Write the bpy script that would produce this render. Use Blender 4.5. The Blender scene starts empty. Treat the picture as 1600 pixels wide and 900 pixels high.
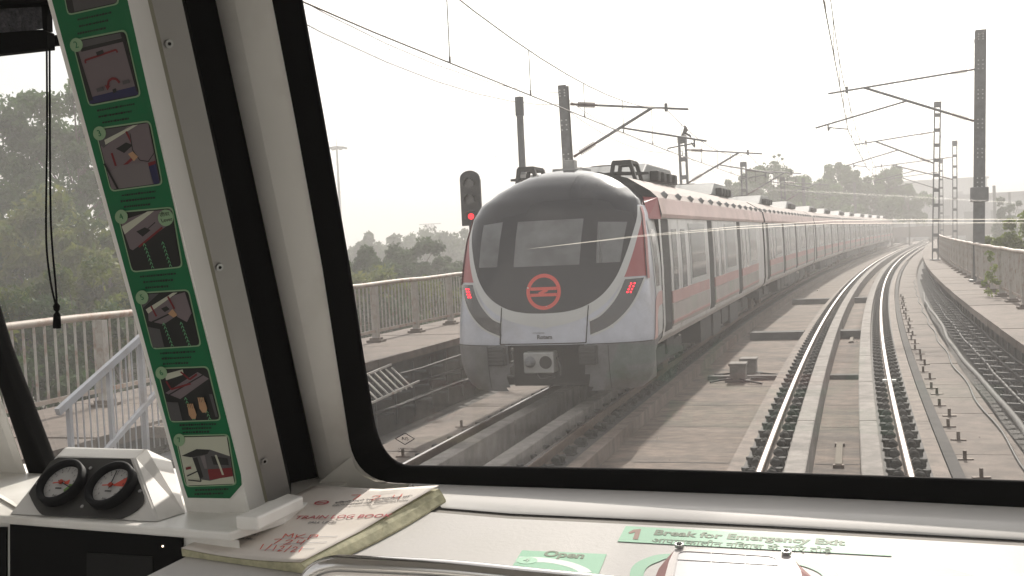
import bpy, math, random
import numpy as np
from mathutils import Vector, Matrix
R = math.radians
random.seed(7)
SC = bpy.context.scene
COL = SC.collection

# ---------------------------------------------------------------- camera, light, exposure
FPX, PITCH, YAW, ROLL, EYE = 1734.2, 0.03906, 0.28053, 0.047945, 2.4904      # focal length in pixels of a 1600 px wide frame
SUN_EL, SUN_AZ = R(34), R(1.8)              # azimuth measured from +Y (along the track) towards +X
SUN_POWER, SKY_POWER, EXPOSURE = 4.8, 0.09, 0.30
HAZE = 0.0036
_cy, _sy, _cp, _sp, _cr, _sr = math.cos(YAW), math.sin(YAW), math.cos(PITCH), math.sin(PITCH), math.cos(ROLL), math.sin(ROLL)
FW = Vector((-_sy*_cp, _cy*_cp, -_sp)); _rt = Vector((_cy, _sy, 0)); _up = _rt.cross(FW)
RT = _cr*_rt - _sr*_up; UP = _sr*_rt + _cr*_up
EYEP = Vector((0, 0, EYE))
cd = bpy.data.cameras.new('camera'); cd.sensor_width = 36; cd.lens = 36*FPX/1600; cd.clip_start = .05; cd.clip_end = 4000
cam = bpy.data.objects.new('camera', cd); COL.objects.link(cam)
M = Matrix((RT, UP, -FW)).transposed().to_4x4(); M.translation = EYEP; cam.matrix_world = M
SC.camera = cam
W = bpy.data.worlds.new('World'); SC.world = W; W.use_nodes = True
nt = W.node_tree; nt.nodes.clear()
sky = nt.nodes.new('ShaderNodeTexSky'); sky.sky_type = 'NISHITA'; sky.sun_disc = False
sky.sun_elevation = SUN_EL; sky.sun_rotation = SUN_AZ; sky.air_density = 1.2; sky.dust_density = 4.0; sky.ozone_density = 1.0; sky.altitude = 200
hs = nt.nodes.new('ShaderNodeHueSaturation'); hs.inputs['Saturation'].default_value = .3
veil = nt.nodes.new('ShaderNodeMix'); veil.data_type = 'RGBA'; veil.blend_type = 'ADD'; veil.inputs[0].default_value = 1
veil.inputs[7].default_value = (4.45, 4.15, 4.02, 1)      # bright smog layer in front of the sky
bg = nt.nodes.new('ShaderNodeBackground'); bg.inputs['Strength'].default_value = SKY_POWER
wo = nt.nodes.new('ShaderNodeOutputWorld')
nt.links.new(sky.outputs[0], hs.inputs['Color']); nt.links.new(hs.outputs[0], veil.inputs[6])
nt.links.new(veil.outputs[2], bg.inputs['Color']); nt.links.new(bg.outputs[0], wo.inputs['Surface'])
sl = bpy.data.lights.new('sun', 'SUN'); sl.energy = SUN_POWER; sl.angle = R(1.2); sl.color = (1, .915, .825)
sun = bpy.data.objects.new('sun', sl); COL.objects.link(sun)
sdir = Vector((math.sin(SUN_AZ)*math.cos(SUN_EL), math.cos(SUN_AZ)*math.cos(SUN_EL), math.sin(SUN_EL)))
sun.rotation_euler = sdir.to_track_quat('Z', 'Y').to_euler(); sun.location = (0, 0, 40)
SC.view_settings.view_transform = 'Standard'; SC.view_settings.look = 'None'
SC.view_settings.exposure = EXPOSURE; SC.view_settings.gamma = 1
SC.render.engine = 'CYCLES'
cy = SC.cycles; cy.use_denoising = True; cy.max_bounces = 10; cy.diffuse_bounces = 6; cy.glossy_bounces = 3
cy.transparent_max_bounces = 16; cy.volume_bounces = 1; cy.sample_clamp_indirect = 6
cy.caustics_reflective = False; cy.caustics_refractive = False

# ---------------------------------------------------------------- helpers
def pray(x, y): return FW + RT*((x-800)/FPX) + UP*((450-y)/FPX)
def at(x, y, D): return EYEP + pray(x, y)*D
def on_z(x, y, z): d = pray(x, y); return EYEP + d*((z-EYE)/d.z)
class Plane:
    def __init__(s, p, n): s.p = Vector(p); s.n = Vector(n).normalized()
    def px(s, x, y, lift=0.0):                       # where the sight line through a photo pixel meets this real plane
        d = pray(x, y); return EYEP + d*((s.p-EYEP).dot(s.n)/d.dot(s.n)) + s.n*lift
# own track centre line: heading th(s) = k s + k2 s^2/2
K1, K2, C0, DL = 0.00136861, -8.329e-6, -0.14617, -4.0764
_ds = .25; _S = np.arange(-80, 640, _ds)
_sc = np.minimum(_S, 160.0); _TH = K1*_sc + .5*K2*_sc*_sc
_X = np.cumsum(np.sin(_TH))*_ds; _Y = np.cumsum(np.cos(_TH))*_ds
_i0 = int(np.argmin(abs(_S))); _X = _X - _X[_i0] + C0; _Y = _Y - _Y[_i0]
def head(s): return float(np.interp(s, _S, _TH))
def P(s, u, z):
    t = head(s)
    return Vector((float(np.interp(s, _S, _X)) + u*math.cos(t), float(np.interp(s, _S, _Y)) - u*math.sin(t), z))
def frame_at(s, u, z=0):
    t = head(s); m = Matrix.Rotation(-t, 4, 'Z'); m.translation = P(s, u, z); return m

def tag(o, label=None, cat=None, group=None, kind=None):
    if label: o['label'] = label
    if cat: o['category'] = cat
    if group: o['group'] = group
    if kind: o['kind'] = kind
    return o
def thing(name, label, cat, mat=None, group=None, loc=None):
    o = bpy.data.objects.new(name, None); COL.objects.link(o); o.empty_display_size = .1
    if mat is not None: o.matrix_basis = mat
    elif loc is not None: o.location = loc
    return tag(o, label, cat, group)
def world_mat(o):
    m = o.matrix_basis.copy()
    while o.parent: o = o.parent; m = o.matrix_basis @ m
    return m
class MB:
    def __init__(s): s.v = []; s.f = []; s.m = []; s.sm = []
    def add(s, vs, fs, mi=0, smooth=False):
        n = len(s.v); s.v += [tuple(v) for v in vs]
        for f in fs: s.f.append(tuple(i+n for i in f)); s.m.append(mi); s.sm.append(smooth)
        return s
    def box(s, c, size, mat=None, mi=0):
        hx, hy, hz = size[0]/2, size[1]/2, size[2]/2; c = Vector(c)
        vs = [Vector((x, y, z)) + c for z in (-hz, hz) for x, y in ((-hx, -hy), (hx, -hy), (hx, hy), (-hx, hy))]
        if mat is not None: vs = [mat @ v for v in vs]
        return s.add(vs, [(3, 2, 1, 0), (4, 5, 6, 7), (0, 1, 5, 4), (1, 2, 6, 5), (2, 3, 7, 6), (3, 0, 4, 7)], mi)
    def bar(s, p, q, w, h, mi=0, upv=(0, 0, 1)):
        p = Vector(p); q = Vector(q); d = (q-p).normalized(); u = Vector(upv)
        if abs(d.dot(u)) > .98: u = Vector((0, 1, 0))
        r = d.cross(u).normalized(); u = r.cross(d)
        vs = [e + r*a*w/2 + u*b*h/2 for e in (p, q) for a, b in ((-1, -1), (1, -1), (1, 1), (-1, 1))]
        return s.add(vs, [(3, 2, 1, 0), (4, 5, 6, 7), (0, 1, 5, 4), (1, 2, 6, 5), (2, 3, 7, 6), (3, 0, 4, 7)], mi)
    def tube(s, pts, r, n=8, mi=0, cap=True):
        pts = [Vector(p) for p in pts]; m = len(pts); vs = []; prev = None
        rr = r if isinstance(r, (list, tuple)) else [r]*m
        for i, p in enumerate(pts):
            d = (pts[min(i+1, m-1)] - pts[max(i-1, 0)]).normalized()
            a = prev if prev is not None else (Vector((0, 0, 1)) if abs(d.z) < .9 else Vector((0, 1, 0)))
            x = d.cross(a)
            if x.length < 1e-6: x = d.cross(Vector((1, 0, 0)))
            x.normalize(); y = x.cross(d); prev = y
            for k in range(n):
                t = 2*math.pi*k/n; vs.append(p + (x*math.cos(t) + y*math.sin(t))*rr[i])
        fs = [(i*n+k, i*n+(k+1) % n, (i+1)*n+(k+1) % n, (i+1)*n+k) for i in range(m-1) for k in range(n)]
        s.add(vs, fs, mi, True)
        if cap: s.add(vs[:n], [tuple(range(n))[::-1]], mi); s.add(vs[-n:], [tuple(range(n))], mi)
        return s
    def prism(s, poly, d, mi=0):                    # a polygon of points pushed along d
        d = Vector(d); n = len(poly); vs = [Vector(p) for p in poly] + [Vector(p)+d for p in poly]
        return s.add(vs, [tuple(range(n))[::-1], tuple(range(n, 2*n))] + [(i, (i+1) % n, n+(i+1) % n, n+i) for i in range(n)], mi)
    def poly(s, pts, mi=0): return s.add(pts, [tuple(range(len(pts)))], mi)
    def disc(s, c, ax, r, h, n=20, mi=0, r2=None):
        ax = Vector(ax).normalized(); c = Vector(c); return s.tube([c, c+ax*h], [r, r if r2 is None else r2], n, mi)
    def sweep(s, fn, ss, sec, mi=0, closed=True, caps=True, smooth=False):   # section (u,z) points carried along the track
        n = len(sec); vs = [fn(t, u, z) for t in ss for u, z in sec]; fs = []
        for i in range(len(ss)-1):
            for k in range(n if closed else n-1):
                fs.append((i*n+k, (i+1)*n+k, (i+1)*n+(k+1) % n, i*n+(k+1) % n))
        s.add(vs, fs, mi, smooth)
        if closed and caps:
            s.add(vs[:n], [tuple(range(n))], mi); s.add(vs[-n:], [tuple(range(n))[::-1]], mi)
        return s
    def build(s, name, mats, parent=None, local=False, bevel=0, fix=True):
        vs = s.v
        if parent is not None and not local:
            inv = world_mat(parent).inverted(); vs = [tuple(inv @ Vector(v)) for v in s.v]
        me = bpy.data.meshes.new(name); me.from_pydata(vs, [], s.f)
        for m in (mats if isinstance(mats, (list, tuple)) else [mats]): me.materials.append(m)
        me.polygons.foreach_set('material_index', s.m); me.polygons.foreach_set('use_smooth', s.sm)
        me.update()
        o = bpy.data.objects.new(name, me); COL.objects.link(o)
        if parent is not None: o.parent = parent
        if bevel:
            b = o.modifiers.new('edge', 'BEVEL'); b.width = bevel; b.segments = 2; b.limit_method = 'ANGLE'; b.angle_limit = R(40)
        return o
def copy_tree(o, parent=None):
    c = o.copy(); COL.objects.link(c); c.parent = parent
    for ch in list(o.children): copy_tree(ch, c)
    return c
def kids(o): return list(o.children)

# ---------------------------------------------------------------- materials
def mat(name, col, rough=.6, metal=0, spec=.5, var=0, vscale=6, bump=0, bscale=40, stain=None, sscale=1.5, samt=.5, coord='Object', coat=0, emit=None, estr=1, trans=0, stretch=None, grain=0):
    m = bpy.data.materials.new(name); m.use_nodes = True; N = m.node_tree.nodes; L = m.node_tree.links
    b = N['Principled BSDF']; b.inputs['Base Color'].default_value = (*col, 1); b.inputs['Roughness'].default_value = rough
    b.inputs['Metallic'].default_value = metal; b.inputs['Specular IOR Level'].default_value = spec
    if coat: b.inputs['Coat Weight'].default_value = coat; b.inputs['Coat Roughness'].default_value = .08
    if emit: b.inputs['Emission Color'].default_value = (*emit, 1); b.inputs['Emission Strength'].default_value = estr
    if var or bump or stain:
        tc = N.new('ShaderNodeTexCoord'); cur = None; vec = tc.outputs[coord]
        if stretch:
            mp_ = N.new('ShaderNodeMapping'); mp_.inputs['Scale'].default_value = stretch; L.new(vec, mp_.inputs['Vector']); vec = mp_.outputs[0]
        def noise(sc, det=4):
            n = N.new('ShaderNodeTexNoise'); n.inputs['Scale'].default_value = sc; n.inputs['Detail'].default_value = det; n.inputs['Roughness'].default_value = .62
            L.new(vec, n.inputs['Vector']); return n
        if var:
            n = noise(vscale); r = N.new('ShaderNodeValToRGB')
            r.color_ramp.elements[0].position = .3; r.color_ramp.elements[1].position = .7
            r.color_ramp.elements[0].color = (*[c*(1-var) for c in col], 1); r.color_ramp.elements[1].color = (*[min(1, c*(1+var)) for c in col], 1)
            L.new(n.outputs['Fac'], r.inputs[0]); cur = r.outputs[0]
        if stain:
            n = noise(sscale, 6); r = N.new('ShaderNodeValToRGB'); r.color_ramp.elements[0].position = .5; r.color_ramp.elements[1].position = .68
            r.color_ramp.elements[0].color = (0, 0, 0, 1); r.color_ramp.elements[1].color = (samt, samt, samt, 1)
            L.new(n.outputs['Fac'], r.inputs[0])
            x = N.new('ShaderNodeMix'); x.data_type = 'RGBA'; L.new(r.outputs[0], x.inputs[0])
            if cur: L.new(cur, x.inputs[6])
            else: x.inputs[6].default_value = (*col, 1)
            x.inputs[7].default_value = (*stain, 1); cur = x.outputs[2]
        if grain and cur:                             # fine speckle of the aggregate
            n = noise(55, 3); r = N.new('ShaderNodeMapRange'); r.inputs[1].default_value = .3; r.inputs[2].default_value = .7; r.inputs[3].default_value = 1-grain; r.inputs[4].default_value = 1+grain; L.new(n.outputs['Fac'], r.inputs[0])
            n2 = noise(5.5, 8); r2 = N.new('ShaderNodeMapRange'); r2.inputs[1].default_value = .38; r2.inputs[2].default_value = .62; r2.inputs[3].default_value = 1-grain*1.2; r2.inputs[4].default_value = 1+grain*.8; L.new(n2.outputs['Fac'], r2.inputs[0])
            mu = N.new('ShaderNodeMath'); mu.operation = 'MULTIPLY'; L.new(r.outputs[0], mu.inputs[0]); L.new(r2.outputs[0], mu.inputs[1])
            x = N.new('ShaderNodeVectorMath'); x.operation = 'SCALE'; L.new(cur, x.inputs[0]); L.new(mu.outputs[0], x.inputs['Scale']); cur = x.outputs[0]
        if cur: L.new(cur, b.inputs['Base Color'])
        if bump:
            n = noise(bscale, 5); bp = N.new('ShaderNodeBump'); bp.inputs['Strength'].default_value = bump; bp.inputs['Distance'].default_value = .02
            L.new(n.outputs['Fac'], bp.inputs['Height']); L.new(bp.outputs[0], b.inputs['Normal'])
    return m
def glass_mat(name, dust=.03, refl=1.0, tint=(.93, .95, .95), specks=True, scale=1):
    m = bpy.data.materials.new(name); m.use_nodes = True; N = m.node_tree.nodes; L = m.node_tree.links; N.clear()
    out = N.new('ShaderNodeOutputMaterial'); tr = N.new('ShaderNodeBsdfTransparent'); tr.inputs[0].default_value = (*tint, 1)
    gl = N.new('ShaderNodeBsdfGlossy'); gl.inputs['Roughness'].default_value = .01
    fr = N.new('ShaderNodeFresnel'); fr.inputs['IOR'].default_value = 1.5
    mu = N.new('ShaderNodeMath'); mu.operation = 'MULTIPLY'; mu.inputs[1].default_value = refl; L.new(fr.outputs[0], mu.inputs[0])
    m1 = N.new('ShaderNodeMixShader'); L.new(mu.outputs[0], m1.inputs[0]); L.new(tr.outputs[0], m1.inputs[1]); L.new(gl.outputs[0], m1.inputs[2])
    dd = N.new('ShaderNodeBsdfDiffuse'); dd.inputs[0].default_value = (.62, .6, .56, 1); tl = N.new('ShaderNodeBsdfTranslucent'); tl.inputs[0].default_value = (.62, .6, .56, 1)
    ad = N.new('ShaderNodeMixShader'); ad.inputs[0].default_value = .5; L.new(dd.outputs[0], ad.inputs[1]); L.new(tl.outputs[0], ad.inputs[2])
    tc = N.new('ShaderNodeTexCoord')
    n = N.new('ShaderNodeTexNoise'); n.inputs['Scale'].default_value = 3*scale; n.inputs['Detail'].default_value = 6; L.new(tc.outputs['Object'], n.inputs['Vector'])
    mr = N.new('ShaderNodeMapRange'); mr.inputs[1].default_value = .3; mr.inputs[2].default_value = .75; mr.inputs[3].default_value = dust*.4; mr.inputs[4].default_value = dust*1.6
    L.new(n.outputs['Fac'], mr.inputs[0]); fac = mr.outputs[0]
    m2 = N.new('ShaderNodeMixShader'); L.new(fac, m2.inputs[0]); L.new(m1.outputs[0], m2.inputs[1]); L.new(ad.outputs[0], m2.inputs[2]); last = m2
    if specks:                                       # dust grains and squashed insects on the pane
        for sc, th, c in ((70, .05, (.02, .02, .02, 1)), (48, .06, (.8, .78, .74, 1))):
            v = N.new('ShaderNodeTexVoronoi'); v.inputs['Scale'].default_value = sc*scale; v.inputs['Randomness'].default_value = 1; L.new(tc.outputs['Object'], v.inputs['Vector'])
            lt = N.new('ShaderNodeMath'); lt.operation = 'LESS_THAN'; lt.inputs[1].default_value = th; L.new(v.outputs['Distance'], lt.inputs[0])
            sp = N.new('ShaderNodeSeparateColor'); L.new(v.outputs['Color'], sp.inputs[0])
            gt = N.new('ShaderNodeMath'); gt.operation = 'GREATER_THAN'; gt.inputs[1].default_value = .93; L.new(sp.outputs[0], gt.inputs[0])
            ml = N.new('ShaderNodeMath'); ml.operation = 'MULTIPLY'; L.new(lt.outputs[0], ml.inputs[0]); L.new(gt.outputs[0], ml.inputs[1])
            m8 = N.new('ShaderNodeMath'); m8.operation = 'MULTIPLY'; m8.inputs[1].default_value = .7; L.new(ml.outputs[0], m8.inputs[0])
            df = N.new('ShaderNodeBsdfDiffuse'); df.inputs[0].default_value = c
            mm = N.new('ShaderNodeMixShader'); L.new(m8.outputs[0], mm.inputs[0]); L.new(last.outputs[0], mm.inputs[1]); L.new(df.outputs[0], mm.inputs[2]); last = mm
    L.new(last.outputs[0], out.inputs[0]); return m
def leaf_mat(name, c1, c2, scale=.35):
    m = bpy.data.materials.new(name); m.use_nodes = True; N = m.node_tree.nodes; L = m.node_tree.links
    b = N['Principled BSDF']; b.inputs['Roughness'].default_value = .65; b.inputs['Specular IOR Level'].default_value = .2
    tc = N.new('ShaderNodeTexCoord'); n = N.new('ShaderNodeTexNoise'); n.inputs['Scale'].default_value = scale; n.inputs['Detail'].default_value = 3; L.new(tc.outputs['Object'], n.inputs[0])
    r = N.new('ShaderNodeValToRGB'); r.color_ramp.elements[0].position = .35; r.color_ramp.elements[1].position = .68
    r.color_ramp.elements[0].color = (*c1, 1); r.color_ramp.elements[1].color = (*c2, 1); L.new(n.outputs['Fac'], r.inputs[0]); L.new(r.outputs[0], b.inputs['Base Color'])
    t = N.new('ShaderNodeBsdfTranslucent'); L.new(r.outputs[0], t.inputs[0]); mx = N.new('ShaderNodeMixShader'); mx.inputs[0].default_value = .35
    L.new(b.outputs[0], mx.inputs[1]); L.new(t.outputs[0], mx.inputs[2]); L.new(mx.outputs[0], N['Material Output'].inputs[0]); return m
MT = dict(
    deck=mat('deck_concrete', (.148, .112, .088), .9, var=.3, vscale=1.6, bump=.5, bscale=18, stain=(.06, .05, .043), sscale=1.1, samt=.85, stretch=(.7, 1.25, 1), grain=.26, coord='Object'),
    plinth=mat('plinth_concrete', (.225, .205, .187), .88, var=.18, vscale=2.5, bump=.3, bscale=30, stain=(.11, .1, .09), sscale=1.2, samt=.65, grain=.15),
    seat=mat('rail_seat_concrete', (.165, .13, .108), .85, var=.2, vscale=3, bump=.3, bscale=30, stain=(.09, .07, .055), sscale=2, samt=.75, grain=.2, stretch=(1, 1, .25)),
    slab=mat('side_slab_concrete', (.152, .122, .103), .88, var=.18, vscale=1.7, bump=.3, bscale=30, stain=(.09, .075, .065), sscale=.9, samt=.7, grain=.16),
    walk=mat('walkway_concrete', (.160, .129, .110), .88, var=.16, vscale=1.2, bump=.25, bscale=30, stain=(.095, .08, .07), sscale=.8, samt=.65, grain=.14),
    trench=mat('trench_concrete', (.085, .082, .078), .9, var=.3, vscale=3, bump=.3),  # dirt, plus shade of the channel and walkway faces put into the tone
    joint=mat('joint_filler', (.05, .046, .042), .9),
    ground=mat('ground_soil', (.10, .095, .06), .95, var=.35, vscale=.05, bump=.3, bscale=1),
    railtop=mat('polished_rail', (.58, .56, .54), .25, 1.0), grease=mat('greasy_seat', (.045, .042, .038), .8, var=.4, vscale=9, bump=.4), railside=mat('rusty_rail', (.10, .065, .045), .7, .3, var=.3, vscale=12),
    clip=mat('fastener_iron', (.022, .022, .021), .85, 0, var=.25, vscale=30),
    galv=mat('galvanised_steel', (.17, .175, .18), .6, .3, var=.15, vscale=5), galvd=mat('dark_galvanised_steel', (.13, .135, .14), .55, .4, var=.2, vscale=6),
    wire=mat('copper_wire', (.10, .085, .075), .5, .6), insul=mat('brown_insulator', (.09, .05, .04), .35),
    railpaint=mat('railing_paint', (.42, .40, .37), .55, var=.1, vscale=4, stain=(.22, .11, .06), sscale=5, samt=.7),
    railrust=mat('rusty_handrail_paint', (.45, .39, .34), .6, var=.12, vscale=5, stain=(.26, .12, .06), sscale=3.5, samt=.85),
    stair=mat('stair_paint', (.36, .37, .40), .5, var=.06, vscale=6, stain=(.3, .24, .2), sscale=5, samt=.4),
    black=mat('black_rubber', (.006, .006, .007), .6, spec=.2), blackm=mat('matt_black', (.006, .006, .006), .85), signal=mat('signal_black', (.02, .021, .023), .5),
    redlamp=mat('red_lamp', (.6, .02, .03), .3, emit=(1, .015, .03), estr=1.6),
    led=mat('tail_led', (.7, .02, .03), .3, emit=(1, .012, .03), estr=4),
    silver=mat('silver_paint', (.47, .49, .55), .32, .25, var=.05, vscale=2, stain=(.27, .25, .23), sscale=1.4, samt=.5, grain=.05),
    lgrey=mat('light_grey_paint', (.5, .51, .5), .4, var=.04, vscale=3), skirt=mat('skirt_grey_paint', (.15, .15, .155), .5, var=.1, vscale=2.5, stain=(.09, .08, .07), sscale=2, samt=.7, grain=.12),
    red=mat('red_train_paint', (.34, .085, .09), .4, var=.06, vscale=2), pink=mat('faded_red_paint', (.56, .41, .385), .5, var=.1, vscale=1.5, stain=(.35, .24, .2), sscale=1.2, samt=.5),
    steel=mat('brushed_steel', (.64, .64, .635), .34, .25, var=.06, vscale=1.5, stain=(.30, .28, .26), sscale=1.3, samt=.55, grain=.06, stretch=(1, 1, .3)),
    roof=mat('train_roof', (.31, .26, .24), .75, var=.12, vscale=1.2, stain=(.25, .22, .2), sscale=.8, samt=.5), ac=mat('roof_unit_grey', (.24, .25, .25), .6, var=.15, vscale=2),
    mask=mat('black_glass', (.010, .011, .017), .12, spec=.35), cabglass=mat('cab_window_glass', (.12, .125, .128), .14, var=.35, vscale=2.2), sideglass=mat('window_glass', (.20, .215, .215), .08, coat=.5),
    emblem=mat('emblem_red', (.62, .07, .05), .45), under=mat('underframe_black', (.03, .03, .03), .7, var=.3, vscale=3), uwhite=mat('equipment_grey', (.3, .3, .29), .6, var=.2, vscale=4),
    lens=mat('lens_dark', (.03, .03, .034), .12, coat=.6),
)
# ---------------------------------------------------------------- ground, viaduct, walkways
def struct(o): return tag(o, kind='structure')
GZ = -9.0
g = MB(); n = 40
for j in range(n+1):
    for i in range(n+1):
        x = -900 + 1800*i/n; y = -500 + 1700*j/n; g.v.append((x, y, GZ))
g.add([], []); g.f = [(j*(n+1)+i, j*(n+1)+i+1, (j+1)*(n+1)+i+1, (j+1)*(n+1)+i) for j in range(n) for i in range(n)]; g.m = [0]*len(g.f); g.sm = [False]*len(g.f)
struct(g.build('ground', MT['ground']))
GT = -.38                                             # deck level below the rail heads
SS = [s for s in np.arange(-14, 262, 2.0)]
d = MB()
d.sweep(P, SS, [(-6.25, GT), (2.15, GT)], 0, closed=False)
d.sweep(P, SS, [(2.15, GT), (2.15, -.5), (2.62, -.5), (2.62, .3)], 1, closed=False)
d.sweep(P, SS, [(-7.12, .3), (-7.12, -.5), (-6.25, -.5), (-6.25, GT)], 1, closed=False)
d.sweep(P, SS, [(4.0, .3), (4.0, -1.2), (1.6, -2.4), (-6.0, -2.4), (-9.3, -1.2), (-9.3, .3)], 0, closed=False)
s = -9.2
while s < 120:                                        # joints between the deck pours
    for u0, u1 in ((-2.55, -1.2), (-.26, .26)):
        d.add([P(s, u0, GT+.004), P(s, u1, GT+.004), P(s+.03, u1, GT+.004), P(s+.03, u0, GT+.004)], [(0, 1, 2, 3)], 2)
    s += 2.35 + .3*math.sin(s)
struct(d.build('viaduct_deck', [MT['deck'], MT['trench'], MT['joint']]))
for nm, u0, u1, ue in (('walkway', 2.5, 3.95, 2.62), ('walkway', -9.25, -7.05, -7.12)):
    w = MB(); s = -9.0; k = 0
    wall = [s_ for s_ in np.arange(-9, 262, 2.0)]
    lo, hi = (ue, u1) if u0 > 0 else (u0, ue)
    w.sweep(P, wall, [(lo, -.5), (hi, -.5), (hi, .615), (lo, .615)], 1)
    L = 1.9 if u0 > 0 else 2.3
    while s < 150:
        dz = random.uniform(-.006, .006); a, b = s, s+L-.025
        w.sweep(P, [a, b], [(u0+random.uniform(-.012, .012), .62), (u1, .62), (u1, .75+dz), (u0, .75+dz)], 0)
        s += L; k += 1
    w.sweep(P, [s_ for s_ in np.arange(s, 262, 3.0)], [(u0, .62), (u1, .62), (u1, .75), (u0, .75)], 0)
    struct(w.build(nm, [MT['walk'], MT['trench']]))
for u0, u1, nm in ((1.36, 2.12, 'side_slab'), (-6.22, -5.42, 'side_slab')):
    w = MB(); s = -6.0
    while s < 150:
        L = 1.55 if u0 > 0 else 2.0
        w.sweep(P, [s, s+L-.022], [(u0, GT), (u1, GT), (u1, -.27+random.uniform(-.006, .006)), (u0, -.27)], 0); s += L
    struct(w.build(nm, MT['slab']))
# ---------------------------------------------------------------- railway tracks
def rail_seat(mb, m=None):
    m = m or Matrix()
    mb.box((0, 0, -.162), (.40, .17, .02), m)
    for sx in (-1, 1):
        for dy in (-.045, .045):
            mb.tube([m @ Vector((sx*.06, dy, -.128)), m @ Vector((sx*.10, dy*1.5, -.085)), m @ Vector((sx*.135, dy*1.2, -.10)), m @ Vector((sx*.15, dy*.4, -.14))], .026, 6)
        mb.box((sx*.115, 0, -.13), (.08, .15, .065), m)
        mb.tube([m @ Vector((sx*.18, 0, -.155)), m @ Vector((sx*.18, 0, -.095))], .03, 6)
        mb.tube([m @ Vector((sx*.18, 0, -.098)), m @ Vector((sx*.18, 0, -.062))], .045, 7)
def track(off, label, first):
    t = thing('railway_track', label, 'railway track', mat=frame_at(0, off, 0))
    ss = [s_ for s_ in np.arange(-10, 262, 1.5)]
    for sd in (-1, 1):
        c = off + sd*.7525; r = MB()
        r.sweep(P, ss, [(c-.022, -.0015), (c-.017, 0), (c+.017, 0), (c+.022, -.0015)], 0, closed=False, smooth=False)
        r.sweep(P, ss, [(c+.022, -.0015), (c+.033, -.006), (c+.035, -.034), (c+.010, -.048), (c+.009, -.135), (c+.07, -.155), (c-.07, -.155), (c-.009, -.135), (c-.010, -.048), (c-.035, -.034), (c-.033, -.006), (c-.022, -.0015)], 1, closed=False)
        r.build('rail', [MT['railtop'], MT['railside']], t)
        w = MB(); a, b = off+sd*.50, off+sd*1.18
        lo, hi = min(a, b), max(a, b); s_ = -8.0
        while s_ < 200:
            w.sweep(P, [s_, s_+2.4, s_+4.78], [(lo, GT-.01), (hi, GT-.01), (hi, -.178), (lo, -.178)], 0); s_ += 4.8
        w.sweep(P, ss, [(c-.255, -.1738), (c+.255, -.1738)], 1, closed=False)
        w.build('rail_bed', [MT['seat'], MT['grease']], t)
        s_ = -.35 - 3.8*2; k = 0
        while s_ < 170:                               # guard beams cast in lengths with open joints
            q = MB(); a, b = off+sd*.275, off+sd*.495; lo, hi = min(a, b), max(a, b)
            q.sweep(P, [s_, s_+1.9, s_+3.765], [(lo, GT-.01), (hi, GT-.01), (hi, .012), (hi-.012, .022), (lo+.012, .022), (lo, .012)], 0)
            if s_ > first-4: q.build('guard_beam', MT['plinth'], t)
            s_ += 3.8
    m = MB(); rail_seat(m); proto = m.build('fastener', MT['clip'], t, local=True)
    st = MB(); k = 0
    inv = t.matrix_basis.inverted(); used = False
    for i in range(220):
        s_ = first + i*.58
        if s_ > 130: break
        for sd in (-1, 1):
            w = frame_at(s_, off+sd*.7525, 0)
            if k < 100:
                o = proto if not used else proto.copy()
                if used: COL.objects.link(o); o.parent = t
                used = True; o.matrix_basis = inv @ w; k += 1
            else: rail_seat(st, w)
    tag(st.build('fastener', MT['clip'], t), kind='stuff')
    return t
tr = track(0, 'curving railway track with polished rails nearest the viewer, empty', 10.5)
tl = track(DL, 'railway track under the silver and red train', 10.5)
m = MB()
for du in (-.07, .07): m.box((0.7525+du, 0, .0), (.07, .05, .03), frame_at(18.9, 0))
m.build('rail_marker', mat('white_marker', (.75, .75, .72), .5), tr)
for a, b in ((13.8, 15.2), (29, 30.6)):
    m = MB(); m.sweep(P, [a, (a+b)/2, b], [(-.02, GT), (.06, GT), (.06, GT+.05), (-.02, GT+.05)], 0)
    for e in (a, b): m.box((.02, 0, GT+.02), (.13, .06, .04), frame_at(e, 0), 1)
    tag(m.build('loop_bar', [mat('ochre_bar', (.085, .062, .03), .8), MT['railside']]), 'ochre loop bar lying between the rails, ' + ('closest one' if a < 20 else 'farther one'), 'track equipment', 'loop bars between the rails')
kl = ('low dark concrete cross kerb beside the grey equipment boxes', 'tall dark concrete cross kerb beyond the grey equipment boxes', 'far concrete cross kerb at the end of the visible bed')
for (s_, h, w), lb in zip(((22.0, .08, .22), (30.2, .2, .5), (44.5, .2, .5)), kl):
    m = MB()
    m.sweep(P, [s_, s_+w], [(-2.6, GT), (-1.2, GT), (-1.2, GT+h), (-2.6, GT+h)]); m.sweep(P, [s_, s_+w], [(-.27, GT), (.27, GT), (.27, GT+h), (-.27, GT+h)])
    tag(m.build('cross_kerb', MT['trench']), lb, 'kerb', 'cross kerbs between the tracks')
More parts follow.
